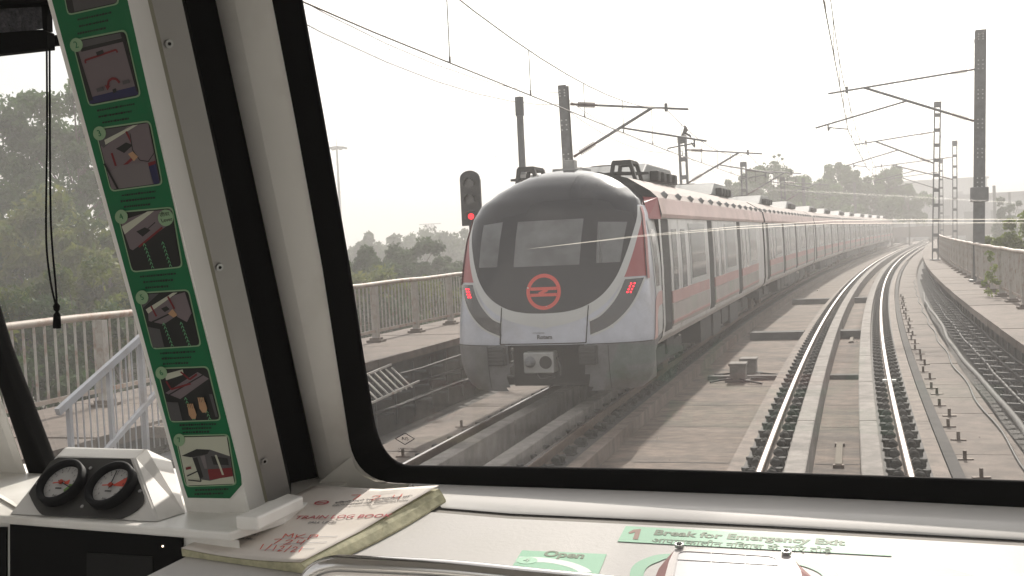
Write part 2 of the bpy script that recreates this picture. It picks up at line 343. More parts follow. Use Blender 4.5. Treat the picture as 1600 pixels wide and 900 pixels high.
# grey boxes between the tracks
for i, (s_, u, lb) in enumerate(((21.9, -1.98, 'grey concrete equipment box between the tracks, the nearer of the pair'), (22.75, -1.86, 'grey concrete equipment box between the tracks, standing behind the other'))):
    b = thing('equipment_box', lb, 'equipment box', mat=frame_at(s_, u, GT), group='equipment boxes between the tracks')
    m = MB(); m.box((0, 0, .18), (.30, .34, .26)); m.build('box_body', MT['plinth'], b, True, .012)
    m = MB(); m.box((0, 0, .335), (.34, .38, .05)); m.build('lid', MT['plinth'], b, True, .012)
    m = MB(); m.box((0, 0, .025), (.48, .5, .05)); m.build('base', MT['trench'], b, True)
    m = MB()
    for q in range(4):
        a = q*1.6+.4+i; pts = [Vector((.1*math.cos(a), .1*math.sin(a)-.1, .06)), Vector((.35*math.cos(a), .3*math.sin(a)-.1, .05)), Vector((.7*math.cos(a+.3), .5*math.sin(a)-.15, .025))]; m.tube(pts, .02, 6)
    m.build('cable', MT['under'], b, True)
# anchor stubs cast into the side slabs
first = None; k = 0
s_ = 12.9
while s_ < 46:
    for ds, du in ((0, 0), (.95, -.06)):
        lbl = 'short dark steel anchor stub on the pale side slab right of the empty track'
        if first is None:
            first = thing('anchor_stub', lbl, 'anchor stub', group='anchor stubs on the side slab')
            m = MB(); m.tube([(0, 0, .015), (0, 0, .11)], .022, 8); m.build('stub', MT['railside'], first, True)
            m = MB(); m.box((0, 0, .007), (.19, .05, .014)); m.build('foot_plate', MT['railside'], first, True)
            o = first
        else: o = copy_tree(first)
        o.matrix_basis = frame_at(s_+ds+random.uniform(-.14, .14), 1.5+du+random.uniform(-.03, .03), -.268) @ Matrix.Rotation(random.uniform(-.2, .2), 4, 'Z') @ Matrix.Rotation(random.uniform(-.1, .1), 4, 'X')
    s_ += 2.1+random.uniform(-.1, .1)
for s_ in (13.6, 15.9): 
    o = copy_tree(first); o.matrix_basis = frame_at(s_, -5.55, -.268); o['label'] = 'short anchor stub on the shaded slab left of the train track'; o['group'] = 'anchor stubs on the far side slab'
# steel edge channel right of the empty track
m = MB(); m.sweep(P, [a for a in np.arange(-4, 90, 1.5)], [(1.20, GT), (1.33, GT), (1.33, -.19), (1.20, -.19)], 0)
tag(m.build('edge_channel', mat('edge_dark', (.055, .052, .05), .95, var=.3, vscale=4)), 'long dark channel along the edge of the empty track bed', 'channel')
# cable racks on the walkway faces
def rack(u, sgn, label, grp):
    t = thing('cable_rack', label, 'cable rack', mat=frame_at(10, u, 0), group=grp)
    for k in range(60):
        s_ = 9 + k*.8
        m = MB()
        for z, l in ((-.12, .34), (.12, .3), (.36, .26)): m.bar(P(s_, u, z), P(s_, u+sgn*l, z+.02), .03, .035)
        m.bar(P(s_, u+sgn*.015, -.4), P(s_, u+sgn*.015, .55), .035, .03)
        m.build('bracket', MT['galvd'], t)
    for k in range(4):
        z = (-.09, .15, .39)[k % 3]; du = .08+.07*(k // 3)
        pts = [P(s_, u+sgn*(du+.015*math.sin(s_*.9+k)), z+.02+.012*math.sin(s_*2.1+k*2)) for s_ in np.arange(6, 90, 1.1)]
        m = MB(); m.tube(pts, .018+.006*(k % 2), 6); m.build('cable', MT['under'], t)
rack(2.62, -1, 'dark cable rack with brackets on the shaded face of the walkway by the right railing', None)
rack(-7.12, 1, 'dark cable rack with brackets on the shaded face of the walkway left of the train', None)
pp = [P(s_, 2.24+.03*math.sin(s_*.42)+.012*math.sin(s_*1.3), -.20+.06*max(0, math.sin(s_*.42+1))) for s_ in np.arange(8, 46, .4)]
m = MB(); m.tube(pp, .045, 8); tag(m.build('conduit_pipe', mat('conduit_grey', (.10, .098, .095), .8, var=.15, vscale=3)), 'wavy pale grey conduit pipe running beside the right walkway', 'pipe')
pp = [P(s_, 2.02+.03*math.sin(s_*1.3), -.25) for s_ in np.arange(8, 60, .5)]
m = MB(); m.tube(pp, .015, 6); tag(m.build('ground_cable', MT['under']), 'thin dark cable lying on the side slab beside the conduit', 'cable')
# ---------------------------------------------------------------- railings
def railing(u, s0, s1, label, pitch=2.0, doubles=()):
    t = thing('walkway_railing', label, 'railing', mat=frame_at(s0, u, .75))
    ss = [a for a in np.arange(s0, s1+.01, 1.0)]
    m = MB(); m.tube([P(a, u, 1.86+.008*math.sin(a*1.9)) for a in ss], .045, 8); m.build('top_rail', MT['railrust'], t)
    m = MB(); m.sweep(P, ss, [(u-.02, .93), (u+.02, .93), (u+.02, .98), (u-.02, .98)]); m.build('bottom_rail', MT['railrust'], t)
    post = MB(); post.box((0, 0, .53), (.12, .10, 1.06)); pm = post.build('post', MT['railpaint'], t, True)
    ft = MB(); ft.box((0, 0, .02), (.3, .26, .04)); ft.box((0, 0, .055), (.2, .18, .05)); fm = ft.build('post_foot', MT['walk'], pm, True, 0)
    inv = t.matrix_basis.inverted(); s_ = s0+.45; used = False; k = 0
    while s_ < s1:
        o = pm if not used else copy_tree(pm, t); used = True
        o.matrix_basis = inv @ frame_at(s_, u, .75)
        b = MB(); e = min(s_+pitch, s1); q = s_+.17
        while q < e-.1:
            b.bar(P(q, u, .955), P(q, u, 1.85), .022, .022); q += .17
        if len(b.v): b.build('baluster_panel', MT['railpaint'], t)
        s_ += pitch; k += 1
    return t
railing(-8.55, 5.05, 62, 'rusty off white metal railing along the walkway left of the train')
railing(3.42, 15.4, 74, 'rusty metal railing along the walkway at the far right', 2.0)
# steps up to the left walkway
t = thing('access_steps', 'pale grey metal steps with sloping handrails up to the left walkway', 'steps', mat=frame_at(9.4, -6.95, .75))
def handrail(u, nm):
    a, b = P(8.72, u, 1.12), P(10.75, u, 2.0)
    m = MB(); m.bar(a, b, .05, .07); h = m.build('handrail', MT['stair'], t)
    def top(s_): return 1.12 + (s_-8.72)*.4335
    def low(s_): return .62 + (s_-9.3)*.5
    for s_ in (8.88, 9.5, 10.05, 10.6):
        m = MB(); m.bar(P(s_, u, -.3), P(s_, u, top(s_)-.02), .045, .045); m.build('post', MT['stair'], t)
    m = MB()
    for s_ in np.arange(8.98, 10.6, .1): m.bar(P(s_, u, .5), P(s_, u, top(s_)-.02), .012, .012)
    m.build('baluster_panel', MT['stair'], t)
    m = MB(); m.bar(P(9.25, u+.02, .58), P(10.7, u+.02, 1.32), .045, .05); m.build('stringer', MT['stair'], t)
handrail(-6.95, 0)
for k in range(4):
    m = MB(); s_ = 9.35+k*.4; m.sweep(P, [s_, s_+.3], [(-6.93, -.1+k*.24), (-6.32, -.1+k*.24), (-6.32, -.06+k*.24), (-6.93, -.06+k*.24)]); m.build('tread', MT['stair'], t)
m = MB(); m.sweep(P, [10.2, 11.9], [(-7.05, .60), (-6.2, .60), (-6.2, .72), (-7.05, .72)]); tag(m.build('landing_slab', MT['walk']), 'small concrete landing slab at the head of the metal steps', 'landing')
t = thing('ladder_panel', 'white metal ladder panel leaning against the walkway face left of the train', 'ladder', mat=frame_at(15.2, -6.6, 0))
m = MB(); m.bar(P(14.6, -6.45, .3), P(16.6, -6.5, .36), .025, .03); m.bar(P(14.6, -6.75, .62), P(16.2, -6.8, .68), .025, .03); m.build('side_rail', MT['railpaint'], t)
for k in range(8):
    s_ = 14.65+k*.22; m = MB(); m.bar(P(s_, -6.45, .31), P(s_-.05, -6.77, .64), .022, .022); m.build('rung', MT['railpaint'], t)
# ---------------------------------------------------------------- the metro train
NS = 15.6
nosem = frame_at(NS, DL, 0)                           # local x across, y back along the train, z up
train = thing('metro_train', 'silver and red six car metro train with black glass nose on the left track', 'train', mat=nosem)
SEC = [(1.30, .80), (1.40, .92), (1.435, 1.1), (1.44, 2.0), (1.415, 2.8), (1.465, 2.80), (1.475, 2.86), (1.42, 3.12), (1.30, 3.24), (.95, 3.46), (.5, 3.58), (0, 3.62)]
def sec_full(): return [(x, z) for x, z in SEC] + [(-x, z) for x, z in SEC[-2::-1]]
def make_shell(L, y0):
    s = sec_full(); n = len(s); m = MB()
    def f(y, x, z): return Vector((x, y, z))
    nb = len(SEC)
    def strip(i0, i1, mi):
        m.sweep(f, [y0, y0+(L-y0)/3, y0+(L-y0)*2/3, L], s[i0:i1+1], mi, closed=False)
    strip(0, 4, 0); strip(4, 5, 2); strip(5, 7, 1); strip(7, n-8, 2); strip(n-8, n-6, 1); strip(n-6, n-5, 2); strip(n-5, n-1, 0)
    m.add([f(y0, x, z) for x, z in s], [tuple(range(n))[::-1]], 3); m.add([f(L, x, z) for x, z in s], [tuple(range(n))], 3)
    m.add([f(y0, *s[0]), f(y0, *s[-1]), f(L, *s[-1]), f(L, *s[0])], [(0, 1, 2, 3)], 3)
    return m
def side_x(z):                                        # half width of the side wall at height z
    return float(np.interp(z, [.8, .92, 1.1, 2.0, 2.8], [1.30, 1.40, 1.435, 1.44, 1.415]))
def side_panel(m, sd, y0, y1, z0, z1, out, mi=0, rnd=0):
    zs = [z for z in (z0, 1.1, 2.0, z1) if z0 <= z <= z1]; zs = sorted(set(zs)); vs = []
    for z in zs:
        for y in (y0, y1): vs.append((sd*(side_x(z)+out), y, z))
    fs = []
    for k in range(len(zs)-1):
        q = (2*k, 2*k+1, 2*k+3, 2*k+2); fs.append(q if sd < 0 else q[::-1])
    m.add(vs, fs, mi)
    n = len(zs); a = [vs[2*k] for k in range(n)]; b = [vs[2*k+1] for k in range(n)]
    for e in (a, b):                                  # thickness back to the wall
        w = [(v[0]-sd*(out+.01), v[1], v[2]) for v in e]
        m.add(e+w, [(k, k+1, n+k+1, n+k) for k in range(n-1)], mi)
    for e in ((vs[0], vs[1]), (vs[-2], vs[-1])):
        w = [(v[0]-sd*(out+.01), v[1], v[2]) for v in e]; m.add([e[0], e[1], w[1], w[0]], [(0, 1, 2, 3)], mi)
MT['wave'] = mat('stripe_red', (.50, .30, .285), .45, var=.1, vscale=3, stain=(.42, .32, .3), sscale=2, samt=.5)
MT['graphic'] = mat('faded_side_graphic', (.40, .36, .34), .5, var=.18, vscale=1.3, stain=(.33, .37, .3), sscale=1.6, samt=.8)
def car_details(body, L, y0, doors):
    for sd in (-1, 1):
        for yd in doors:
            m = MB(); side_panel(m, sd, yd-.62, yd, .98, 2.79, .004); m.build('door_pocket', MT['under'], body, True)
            for k in range(2):
                a = yd+.02+k*.93; m = MB(); side_panel(m, sd, a, a+.905, .98, 2.78, .012, 0); side_panel(m, sd, a+.22, a+.68, 1.55, 2.62, .02, 1)
                m.build('door', [MT['steel'], MT['sideglass']], body, True)
            if yd+1.95+2.3 < L:
                m = MB(); side_panel(m, sd, yd+2.15, yd+4.2, 1.62, 2.72, .012, 0); side_panel(m, sd, yd+2.27, yd+4.08, 1.72, 2.64, .018, 1)
                m.build('window', [MT['lgrey'], MT['sideglass']], body, True)
            e = min(yd+4.55, L-.1)
            m = MB(); side_panel(m, sd, yd+1.93, e, 1.40, 1.60, .006, 0); side_panel(m, sd, yd+.02, yd+1.86, 1.40, 1.60, .026, 0)
            side_panel(m, sd, yd+1.93, e, 1.0, 1.39, .005, 1); side_panel(m, sd, yd+.02, yd+1.86, 1.02, 1.39, .024, 1)
            side_panel(m, sd, yd+1.93, e, 1.06, 1.12, .007, 0); side_panel(m, sd, yd+.02, yd+1.86, 1.06, 1.12, .027, 0)
            m.build('side_stripe', [MT['wave'], MT['graphic']], body, True)
    for yc in (L*.27, L*.73):                         # roof air conditioners
        m = MB(); pr = [(yc-1.9, 3.5), (yc-1.2, 3.82), (yc+1.2, 3.82), (yc+1.9, 3.5)]
        m.prism([(-.85, y, z) for y, z in pr], (1.7, 0, 0)); 
        for k in (-1, 0, 1): m.disc((0, yc+k*.75, 3.82), (0, 0, 1), .3, .03, 16, 1)
        for sx in (-1, 1):
            for k in range(4): m.box((sx*.93, yc-.9+k*.6, 3.60), (.16, .28, .2), None, 1)
        m.build('air_conditioner', [MT['ac'], MT['under']], body, True, .03)
    m = MB(); rnd = random.Random(3)
    for k in range(int(L//1.4)):
        for sx in (-1, 1):
            m.tube([(sx*1.36, y0+.8+k*1.4, 3.16), (sx*1.42, y0+.8+k*1.4, 3.22)], [.07, .05], 8)
    for k in range(6):
        y = y0+1+(L-y0-2)*k/5; m.box((rnd.uniform(-.4, .4), y, 3.66), (.5, rnd.uniform(.4, .9), .12))
    m.build('roof_fitting', MT['ac'], body, True)
    for yb in (y0+2.3, L-3.4):
        m = MB(); m.box((0, yb, .5), (2.1, 3.0, .22)); 
        for sx in (-1, 1): m.box((sx*1.0, yb, .48), (.18, 2.9, .3)); m.box((sx*1.06, yb, .62), (.14, .7, .36))
        m.build('bogie', MT['under'], body, True, .02)
        for dy in (-1.05, 1.05):
            m = MB(); 
            for sx in (-1, 1): m.disc((sx*.70, yb+dy, .43), (sx, 0, 0), .43, .13, 24)
            m.tube([(-.7, yb+dy, .43), (.7, yb+dy, .43)], .08, 8); m.build('wheelset', MT['railside'], body, True)
    y = y0+5.1; rnd = random.Random(int(L))
    m = MB()
    while y < L-6.2:
        l = rnd.uniform(.9, 1.9); hgt = rnd.uniform(.38, .55)
        for sx in (-1, 1): m.box((sx*.95, y+l/2, .84-hgt/2), (.62, l, hgt), None, rnd.choice((0, 0, 1)))
        m.box((0, y+l/2, .7), (1.2, l, .3)); y += l+rnd.uniform(.15, .5)
    m.build('underframe_equipment', [MT['under'], mat('dark_equipment', (.06, .06, .06), .7)], body, True, .01)
    m = MB(); m.box((0, L+.16, 2.0), (2.3, .5, 2.5)); m.build('gangway', MT['under'], body, True, .03)
JO = [35.45, 57.65, 79.85, 102.05, 124.25, 146.45]
# first car: cab shell + nose
L1 = JO[0]-NS-.2
car1 = make_shell(L1, 1.83).build('car_body', [MT['steel'], MT['pink'], MT['roof'], MT['under']], train, True)
p = nosem.inverted() @ P(JO[0], DL, 0); car1.rotation_euler.z = math.atan2(-p.x, p.y)
car_details(car1, L1, 1.83, [2.62+.0, 7.95, 13.25] + [])
# standard car, copied behind it
proto = None
for k in range(5):
    a, b = P(JO[k], DL, 0), P(JO[k+1], DL, 0); dv = b-a; L = dv.length-.45
    mm = Matrix.Rotation(math.atan2(-dv.x, dv.y), 4, 'Z'); mm.translation = a + dv.normalized()*.22
    if proto is None:
        proto = make_shell(L, 0).build('car_body', [MT['steel'], MT['pink'], MT['roof'], MT['under']], train, True)
        car_details(proto, L, 0, [1.15, 6.5, 11.85, 17.2]); o = proto
    else: o = copy_tree(proto, train)
    o.matrix_basis = nosem.inverted() @ mm
# nose: front outline from the height field below
def nose_w(z):                                        # half width of the nose at height z
    return float(np.interp(z, [.30, .36, .5, .7, 1.0, 1.35, 1.9, 2.5, 2.9, 3.1, 3.3, 3.45, 3.55, 3.60, 3.635], [1.30, 1.38, 1.46, 1.51, 1.525, 1.505, 1.455, 1.41, 1.345, 1.255, 1.04, .80, .55, .33, 0.02]))
def nose_f(z):                                        # setback of the nose line at height z
    return float(np.interp(z, [.3, .6, 1.0, 1.4, 1.8, 2.2, 2.6, 2.9, 3.15, 3.35, 3.5, 3.6, 3.635], [.10, .03, 0, .02, .07, .16, .30, .46, .66, .90, 1.18, 1.5, 1.75]))
def nose_y(x, z):
    w = nose_w(z); t = min(.9999, abs(x)/max(w, .02)); f0 = nose_f(z); Rr = .60*min(1, (1.82-f0)/.9)
    return f0 + Rr*(1-(1-t**2.6)**(1/2.0))
def npt(x, z, lift=0.0):
    e = .01; y = nose_y(x, z); w = nose_w(z)
    if not lift: return Vector((x, y, z))
    gx = (nose_y(min(x+e, w*.999), z)-nose_y(max(x-e, -w*.999), z))/(2*e); gz = (nose_y(x, z+e)-nose_y(x, z-e))/(2*e)
    nn = Vector((gx, -1, gz)).normalized(); return Vector((x, y, z)) + nn*lift
YC = 1.84
def flank_x(y, z):                                    # half width of the nose flank between the cowl and the car side
    w = nose_w(z); y0 = nose_y(w*.9995, z); t = min(1, max(0, (y-y0)/max(.05, YC-y0))); return w + (min(w, side_x(z)+.004 if z < 2.8 else w)-w)*t
m = MB(); zs = sorted(set(list(np.linspace(.30, 1.0, 12)) + list(np.linspace(1.0, 3.0, 30)) + list(np.linspace(3.0, 3.635, 26)))); NA = 56
rows = []
for z in zs:
    r = []; w = nose_w(z)
    r.append(Vector((-min(w, side_x(z)+.004 if z < 2.8 else w), YC, z)))
    for i in range(NA+1):
        a = math.pi*(i/NA-.5); x = w*.9995*math.sin(a); r.append(Vector((x, nose_y(x, z), z)))
    r.append(Vector((min(w, side_x(z)+.004 if z < 2.8 else w), YC, z))); rows.append(r)
n = NA+3; vs = [v for r in rows for v in r]
for j in range(len(rows)-1):
    zc = (zs[j]+zs[j+1])/2
    for i in range(n-1):
        xc = abs((rows[j][i].x+rows[j][i+1].x)/2)
        if zc < 1.0 and xc < .60 : continue          # open coupler pocket
        mi = 1 if zc < 1.0 else (2 if zc > 2.97 else 0)
        m.f.append((j*n+i, j*n+i+1, (j+1)*n+i+1, (j+1)*n+i)); m.m.append(mi); m.sm.append(True)
m.v = [tuple(v) for v in vs]
nose = m.build('nose_cowl', [MT['silver'], MT['skirt'], MT['mask']], train, True)
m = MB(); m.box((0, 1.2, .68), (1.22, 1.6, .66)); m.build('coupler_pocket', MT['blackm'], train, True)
def ring_fill(outline, lift, name, mt, par=None, rings=14, center=None):
    c = center or (sum(p[0] for p in outline)/len(outline), sum(p[1] for p in outline)/len(outline)); m = MB(); k = len(outline); vs = [npt(c[0], c[1], lift)]
    for r in range(1, rings+1):
        for x, z in outline: q = r/rings; vs.append(npt(c[0]+(x-c[0])*q, c[1]+(z-c[1])*q, lift))
    fs = [(0, 1+i, 1+(i+1) % k) for i in range(k)] + [(1+(r-1)*k+i, 1+r*k+i, 1+r*k+(i+1) % k, 1+(r-1)*k+(i+1) % k) for r in range(1, rings) for i in range(k)]
    m.add(vs, fs, 0, True); return m.build(name, mt, par or train, True)
def band(a, b, lift, name, mt, par=None, n=4):
    k = len(a); m = MB(); vs = []
    for i in range(k):
        for q in range(n+1): t = q/n; vs.append(npt(a[i][0]+(b[i][0]-a[i][0])*t, a[i][1]+(b[i][1]-a[i][1])*t, lift))
    w = n+1; m.add(vs, [(i*w+q, i*w+q+1, (i+1)*w+q+1, (i+1)*w+q) for i in range(k-1) for q in range(n)], 0, True); return m.build(name, mt, par or train, True)
def spl(pts, k=8):                                    # smooth curve through points
    out = []; q = [pts[0]] + list(pts) + [pts[-1]]
    for i in range(1, len(q)-2):
        p0, p1, p2, p3 = q[i-1:i+3]
        for j in range(k):
            t = j/k; out.append(tuple(.5*((2*p1[d]) + (-p0[d]+p2[d])*t + (2*p0[d]-5*p1[d]+4*p2[d]-p3[d])*t*t + (-p0[d]+3*p1[d]-3*p2[d]+p3[d])*t**3) for d in range(len(p1))))
    out.append(tuple(pts[-1])); return out
# black glass mask: U-shaped lower edge, dome above follows the cowl
half = [(0, 1.46), (.30, 1.475), (.58, 1.54), (.84, 1.69), (1.03, 1.92), (1.15, 2.2), (1.235, 2.5), (1.285, 2.78), (1.27, 2.98), (1.19, 3.15), (1.0, 3.315), (.78, 3.455), (.53, 3.55), (.3, 3.60), (0, 3.622)]
hs_ = spl(half, 8); outline = hs_ + [(-x, z) for x, z in hs_[-2:0:-1]]
mask = ring_fill(outline, .008, 'windscreen', MT['mask'], rings=26, center=(0, 2.4))
low = [p for p in spl(half[:9], 8)]
def off_curve(pts, d):
    out = []
    for i, (x, z) in enumerate(pts):
        a = pts[max(i-1, 0)]; b = pts[min(i+1, len(pts)-1)]; tx, tz = b[0]-a[0], b[1]-a[1]; l = math.hypot(tx, tz); out.append((x+tz/l*d, z-tx/l*d))
    return out
wd = [.235 - .19*(i/(len(low)-1))**.55 for i in range(len(low))]
outer = [(off_curve(low, w)[i]) for i, w in enumerate(wd)]
for sx in (1, -1):
    band([(sx*x, z) for x, z in low], [(sx*x, z) for x, z in outer], .006, 'mask_border', MT['lgrey'])
    # red flank above the tail light
    fl = [i for i in range(len(outer)) if outer[i][1] > 1.93]
    a = [outer[i] for i in fl]
    b = [(nose_w(z)*.985 - .0, z) for x, z in a]
    band([(sx*x, z) for x, z in a], [(sx*x, z) for x, z in b], .005, 'red_flank', MT['red'], n=6)
    zz = np.linspace(1.9, 2.98, 10); mm = MB()
    pts = [Vector((sx*(nose_w(z)*.999+.004), nose_y(nose_w(z)*.985, z)-.02, z)) for z in zz] ; pts2 = [Vector((sx*(flank_x(nose_y(nose_w(z)*.99, z)+.12, z)+.008), nose_y(nose_w(z)*.99, z)+.12, z)) for z in zz]
    mm.add(pts+pts2, [(i, i+1, 11+i, 10+i) for i in range(9)]); mm.build('red_flank', MT['red'], train, True)
    # tail light cluster: curved dark lens with a lit block of leds at its top
    ca = [(1.165, 1.905), (1.09, 1.72), (.98, 1.55), (.83, 1.40), (.675, 1.325)]; cb = [(1.40, 1.915), (1.31, 1.66), (1.17, 1.44), (.95, 1.25), (.675, 1.135)]
    A, B = spl(ca, 5), spl(cb, 5)
    ctr = (1.05, 1.5)
    gA = [(x+(-.02), z+.022) for x, z in A]; gB = [(x+.02, z-.024) for x, z in B]
    gA[0] = (gA[0][0]-.0, gA[0][1]+.01); gB[0] = (gB[0][0]+.01, gB[0][1]+.03)
    fr_ = band([(sx*x, z) for x, z in gA], [(sx*x, z) for x, z in gB], .009, 'tail_light', MT['lgrey'])
    lens = band([(sx*x, z) for x, z in A], [(sx*x, z) for x, z in B], .013, 'lens', MT['lens'], fr_)
    mm = MB()
    for i in range(2):
        for j in range(4):
            x, z = 1.245+i*.044-.016*j, 1.84-.040*j; c = npt(sx*x, z, .017); mm.disc(c, (0, -1, 0), .0125, .010, 10)
    tag(mm.build('led_cluster', MT['led'], fr_, True))
    # windows behind the mask glass
for nm, q in (('centre_window', [(-.47, 2.15), (.53, 2.15), (.56, 2.82), (-.45, 2.82)]), ('side_window', [(-1.06, 2.16), (-.74, 2.16), (-.70, 2.83), (-1.04, 2.80)]), ('side_window', [(.77, 2.16), (1.10, 2.16), (1.17, 2.74), (.77, 2.76)])):
    a = [(q[0][0]+(q[3][0]-q[0][0])*t, q[0][1]+(q[3][1]-q[0][1])*t) for t in np.linspace(0, 1, 9)]; b = [(q[1][0]+(q[2][0]-q[1][0])*t, q[1][1]+(q[2][1]-q[1][1])*t) for t in np.linspace(0, 1, 9)]
    band(a, b, .013, nm, MT['cabglass'], mask, 8)
m = MB(); m.tube([npt(.80, 2.16, .03), npt(.80, 2.62, .03)], .012, 6); m.tube([npt(.86, 2.16, .03), npt(.82, 2.45, .03)], .008, 6); m.build('wiper', MT['galv'], mask, True)
# round emblem: ring, two bars, diagonal
m = MB(); cx, cz = 0, 1.775
def ringpts(r, k=48): return [(cx+r*math.cos(2*math.pi*i/k), cz+r*math.sin(2*math.pi*i/k)) for i in range(k+1)]
o = band(ringpts(.262), ringpts(.208), .016, 'emblem', MT['emblem'], None, 2)
def strip(p, q, w):
    dx, dz = q[0]-p[0], q[1]-p[1]; l = math.hypot(dx, dz); nx, nz = -dz/l*w/2, dx/l*w/2
    return [(p[0]+nx, p[1]+nz), (q[0]+nx, q[1]+nz)], [(p[0]-nx, p[1]-nz), (q[0]-nx, q[1]-nz)]
for p_, q_, w in (((-.20, cz+.045), (.20, cz+.045), .045), ((-.20, cz-.045), (.20, cz-.045), .045), ((.06, cz+.03), (-.07, cz-.03), .045)):
    a, b = strip(p_, q_, w); band(a, b, .0165, 'emblem_bar', MT['emblem'], o, 2)
# hatch seams, small maker's lettering
m = MB()
for p_, q_ in (((-.70, 1.02), (.61, 1.02)), ((.61, 1.02), (.66, 1.56)), ((-.70, 1.02), (-.66, 1.56))):
    w = .014 if p_[0] != q_[0] or p_[0] > 0 else .006
    k = 10; pa = [npt(p_[0]+(q_[0]-p_[0])*i/k, p_[1]+(q_[1]-p_[1])*i/k, .008) for i in range(k+1)]; m.tube(pa, w*.6, 5)
m.build('hatch_seam', MT['blackm'], train, True)
m = MB()                                              # joints between the nose mouldings
m.tube([npt(x, 1.0, .004) for x in np.linspace(-1.5, -.62, 14)], .005, 4); m.tube([npt(x, 1.0, .004) for x in np.linspace(.62, 1.5, 14)], .005, 4)
m.build('nose_joint', MT['under'], train, True)
for sx in (-1, 1):
    m = MB(); m.tube([npt(sx*.92, z, .004) for z in np.linspace(.34, .98, 9)], .004, 4); m.build('nose_joint', MT['under'], train, True)
def text(name, s, size, mw, mt, parent=None, align='CENTER', shear=0, bold=0, ext=0.0004):
    cu = bpy.data.curves.new(name, 'FONT'); cu.body = s; cu.size = size; cu.align_x = align; cu.align_y = 'CENTER'; cu.shear = shear; cu.offset = bold; cu.extrude = ext; cu.resolution_u = 3
    t_ = bpy.data.objects.new(name, cu); COL.objects.link(t_)
    me = bpy.data.meshes.new_from_object(t_.evaluated_get(bpy.context.evaluated_depsgraph_get())); bpy.data.objects.remove(t_)
    me.transform((world_mat(parent).inverted() if parent else Matrix()) @ mw); me.materials.clear(); me.materials.append(mt)
    o_ = bpy.data.objects.new(name, me); COL.objects.link(o_); o_.parent = parent; return o_
def basis(o, x, y):
    x = Vector(x).normalized(); y = Vector(y); z = x.cross(y).normalized(); y = z.cross(x)
    r = Matrix((x, y, z)).transposed().to_4x4(); r.translation = Vector(o); return r
ltr = mat('lettering_grey', (.09, .09, .1), .5)
text('maker_lettering', 'Rotem', .085, nosem @ basis(npt(0, 1.115, .012), (1, 0, 0), (0, 0, 1)), ltr, train, bold=.003)
text('maker_lettering', 'HYUNDAI', .04, nosem @ basis(npt(-.09, 1.175, .012), (1, 0, 0), (0, 0, 1)), ltr, train)
# buffers, coupler, skirt gap pieces, roof antenna
for sx in (-.74, .645):
    m = MB(); m.box((sx, .10, .845), (.25, .36, .27)); 
    for k in range(5): m.box((sx, -.085, .745+k*.05), (.25, .02, .03))
    m.build('anti_climber', MT['under'], train, True, .008)
c = MB(); c.box((-.11, .12, .74), (.46, .26, .31)); cp = c.build('coupler', MT['uwhite'], train, True, .02)
c = MB(); c.tube([(-.235, .01, .755), (-.235, -.07, .755), (-.235, -.13, .75)], [.085, .075, .035], 20); c.build('coupler_cone', MT['galv'], cp, True)
c = MB(); c.disc((.0, .0, .745), (0, -1, 0), .095, .012, 20); c.build('coupler_cup', MT['blackm'], cp, True)
c = MB(); c.tube([(-.11, .2, .73), (-.11, 1.2, .7)], .1, 12); c.tube([(.15, .1, .8), (.22, 0, .7), (.18, .1, .55)], .02, 6); c.tube([(-.2, .1, .6), (-.1, 0, .5), (.1, .1, .52)], .018, 6); c.build('coupler_shank', MT['under'], cp, True)
m = MB(); m.box((0, 1.3, .33), (2.2, .3, .12)); m.build('obstacle_bar', MT['under'], train, True)
m = MB(); m.box((0, 2.0, 3.73), (.2, .2, .16)); m.box((0, 2.0, 3.64), (.34, .3, .05)); m.build('roof_antenna', MT['uwhite'], train, True, .01)
for sx in (-.95, .72):                                # black guard frames on the roof behind the dome
    m = MB(); a = .22 if sx > 0 else .2
    for y in (2.75, 3.35):
        m.bar((sx-a, y, 3.42), (sx-a*.7, y, 3.78), .06, .06); m.bar((sx+a, y, 3.42), (sx+a*.55, y, 3.78), .09, .06); m.bar((sx-a*.75, y, 3.77), (sx+a*.6, y, 3.77), .05, .08)
    m.bar((sx-a*.7, 2.75, 3.78), (sx-a*.7, 3.35, 3.78), .05, .05); m.bar((sx+a*.55, 2.75, 3.78), (sx+a*.55, 3.35, 3.78), .05, .05); m.bar((sx-a, 2.75, 3.6), (sx+a, 3.35, 3.6), .3, .04)
    m.build('roof_guard_frame', MT['under'], train, True)
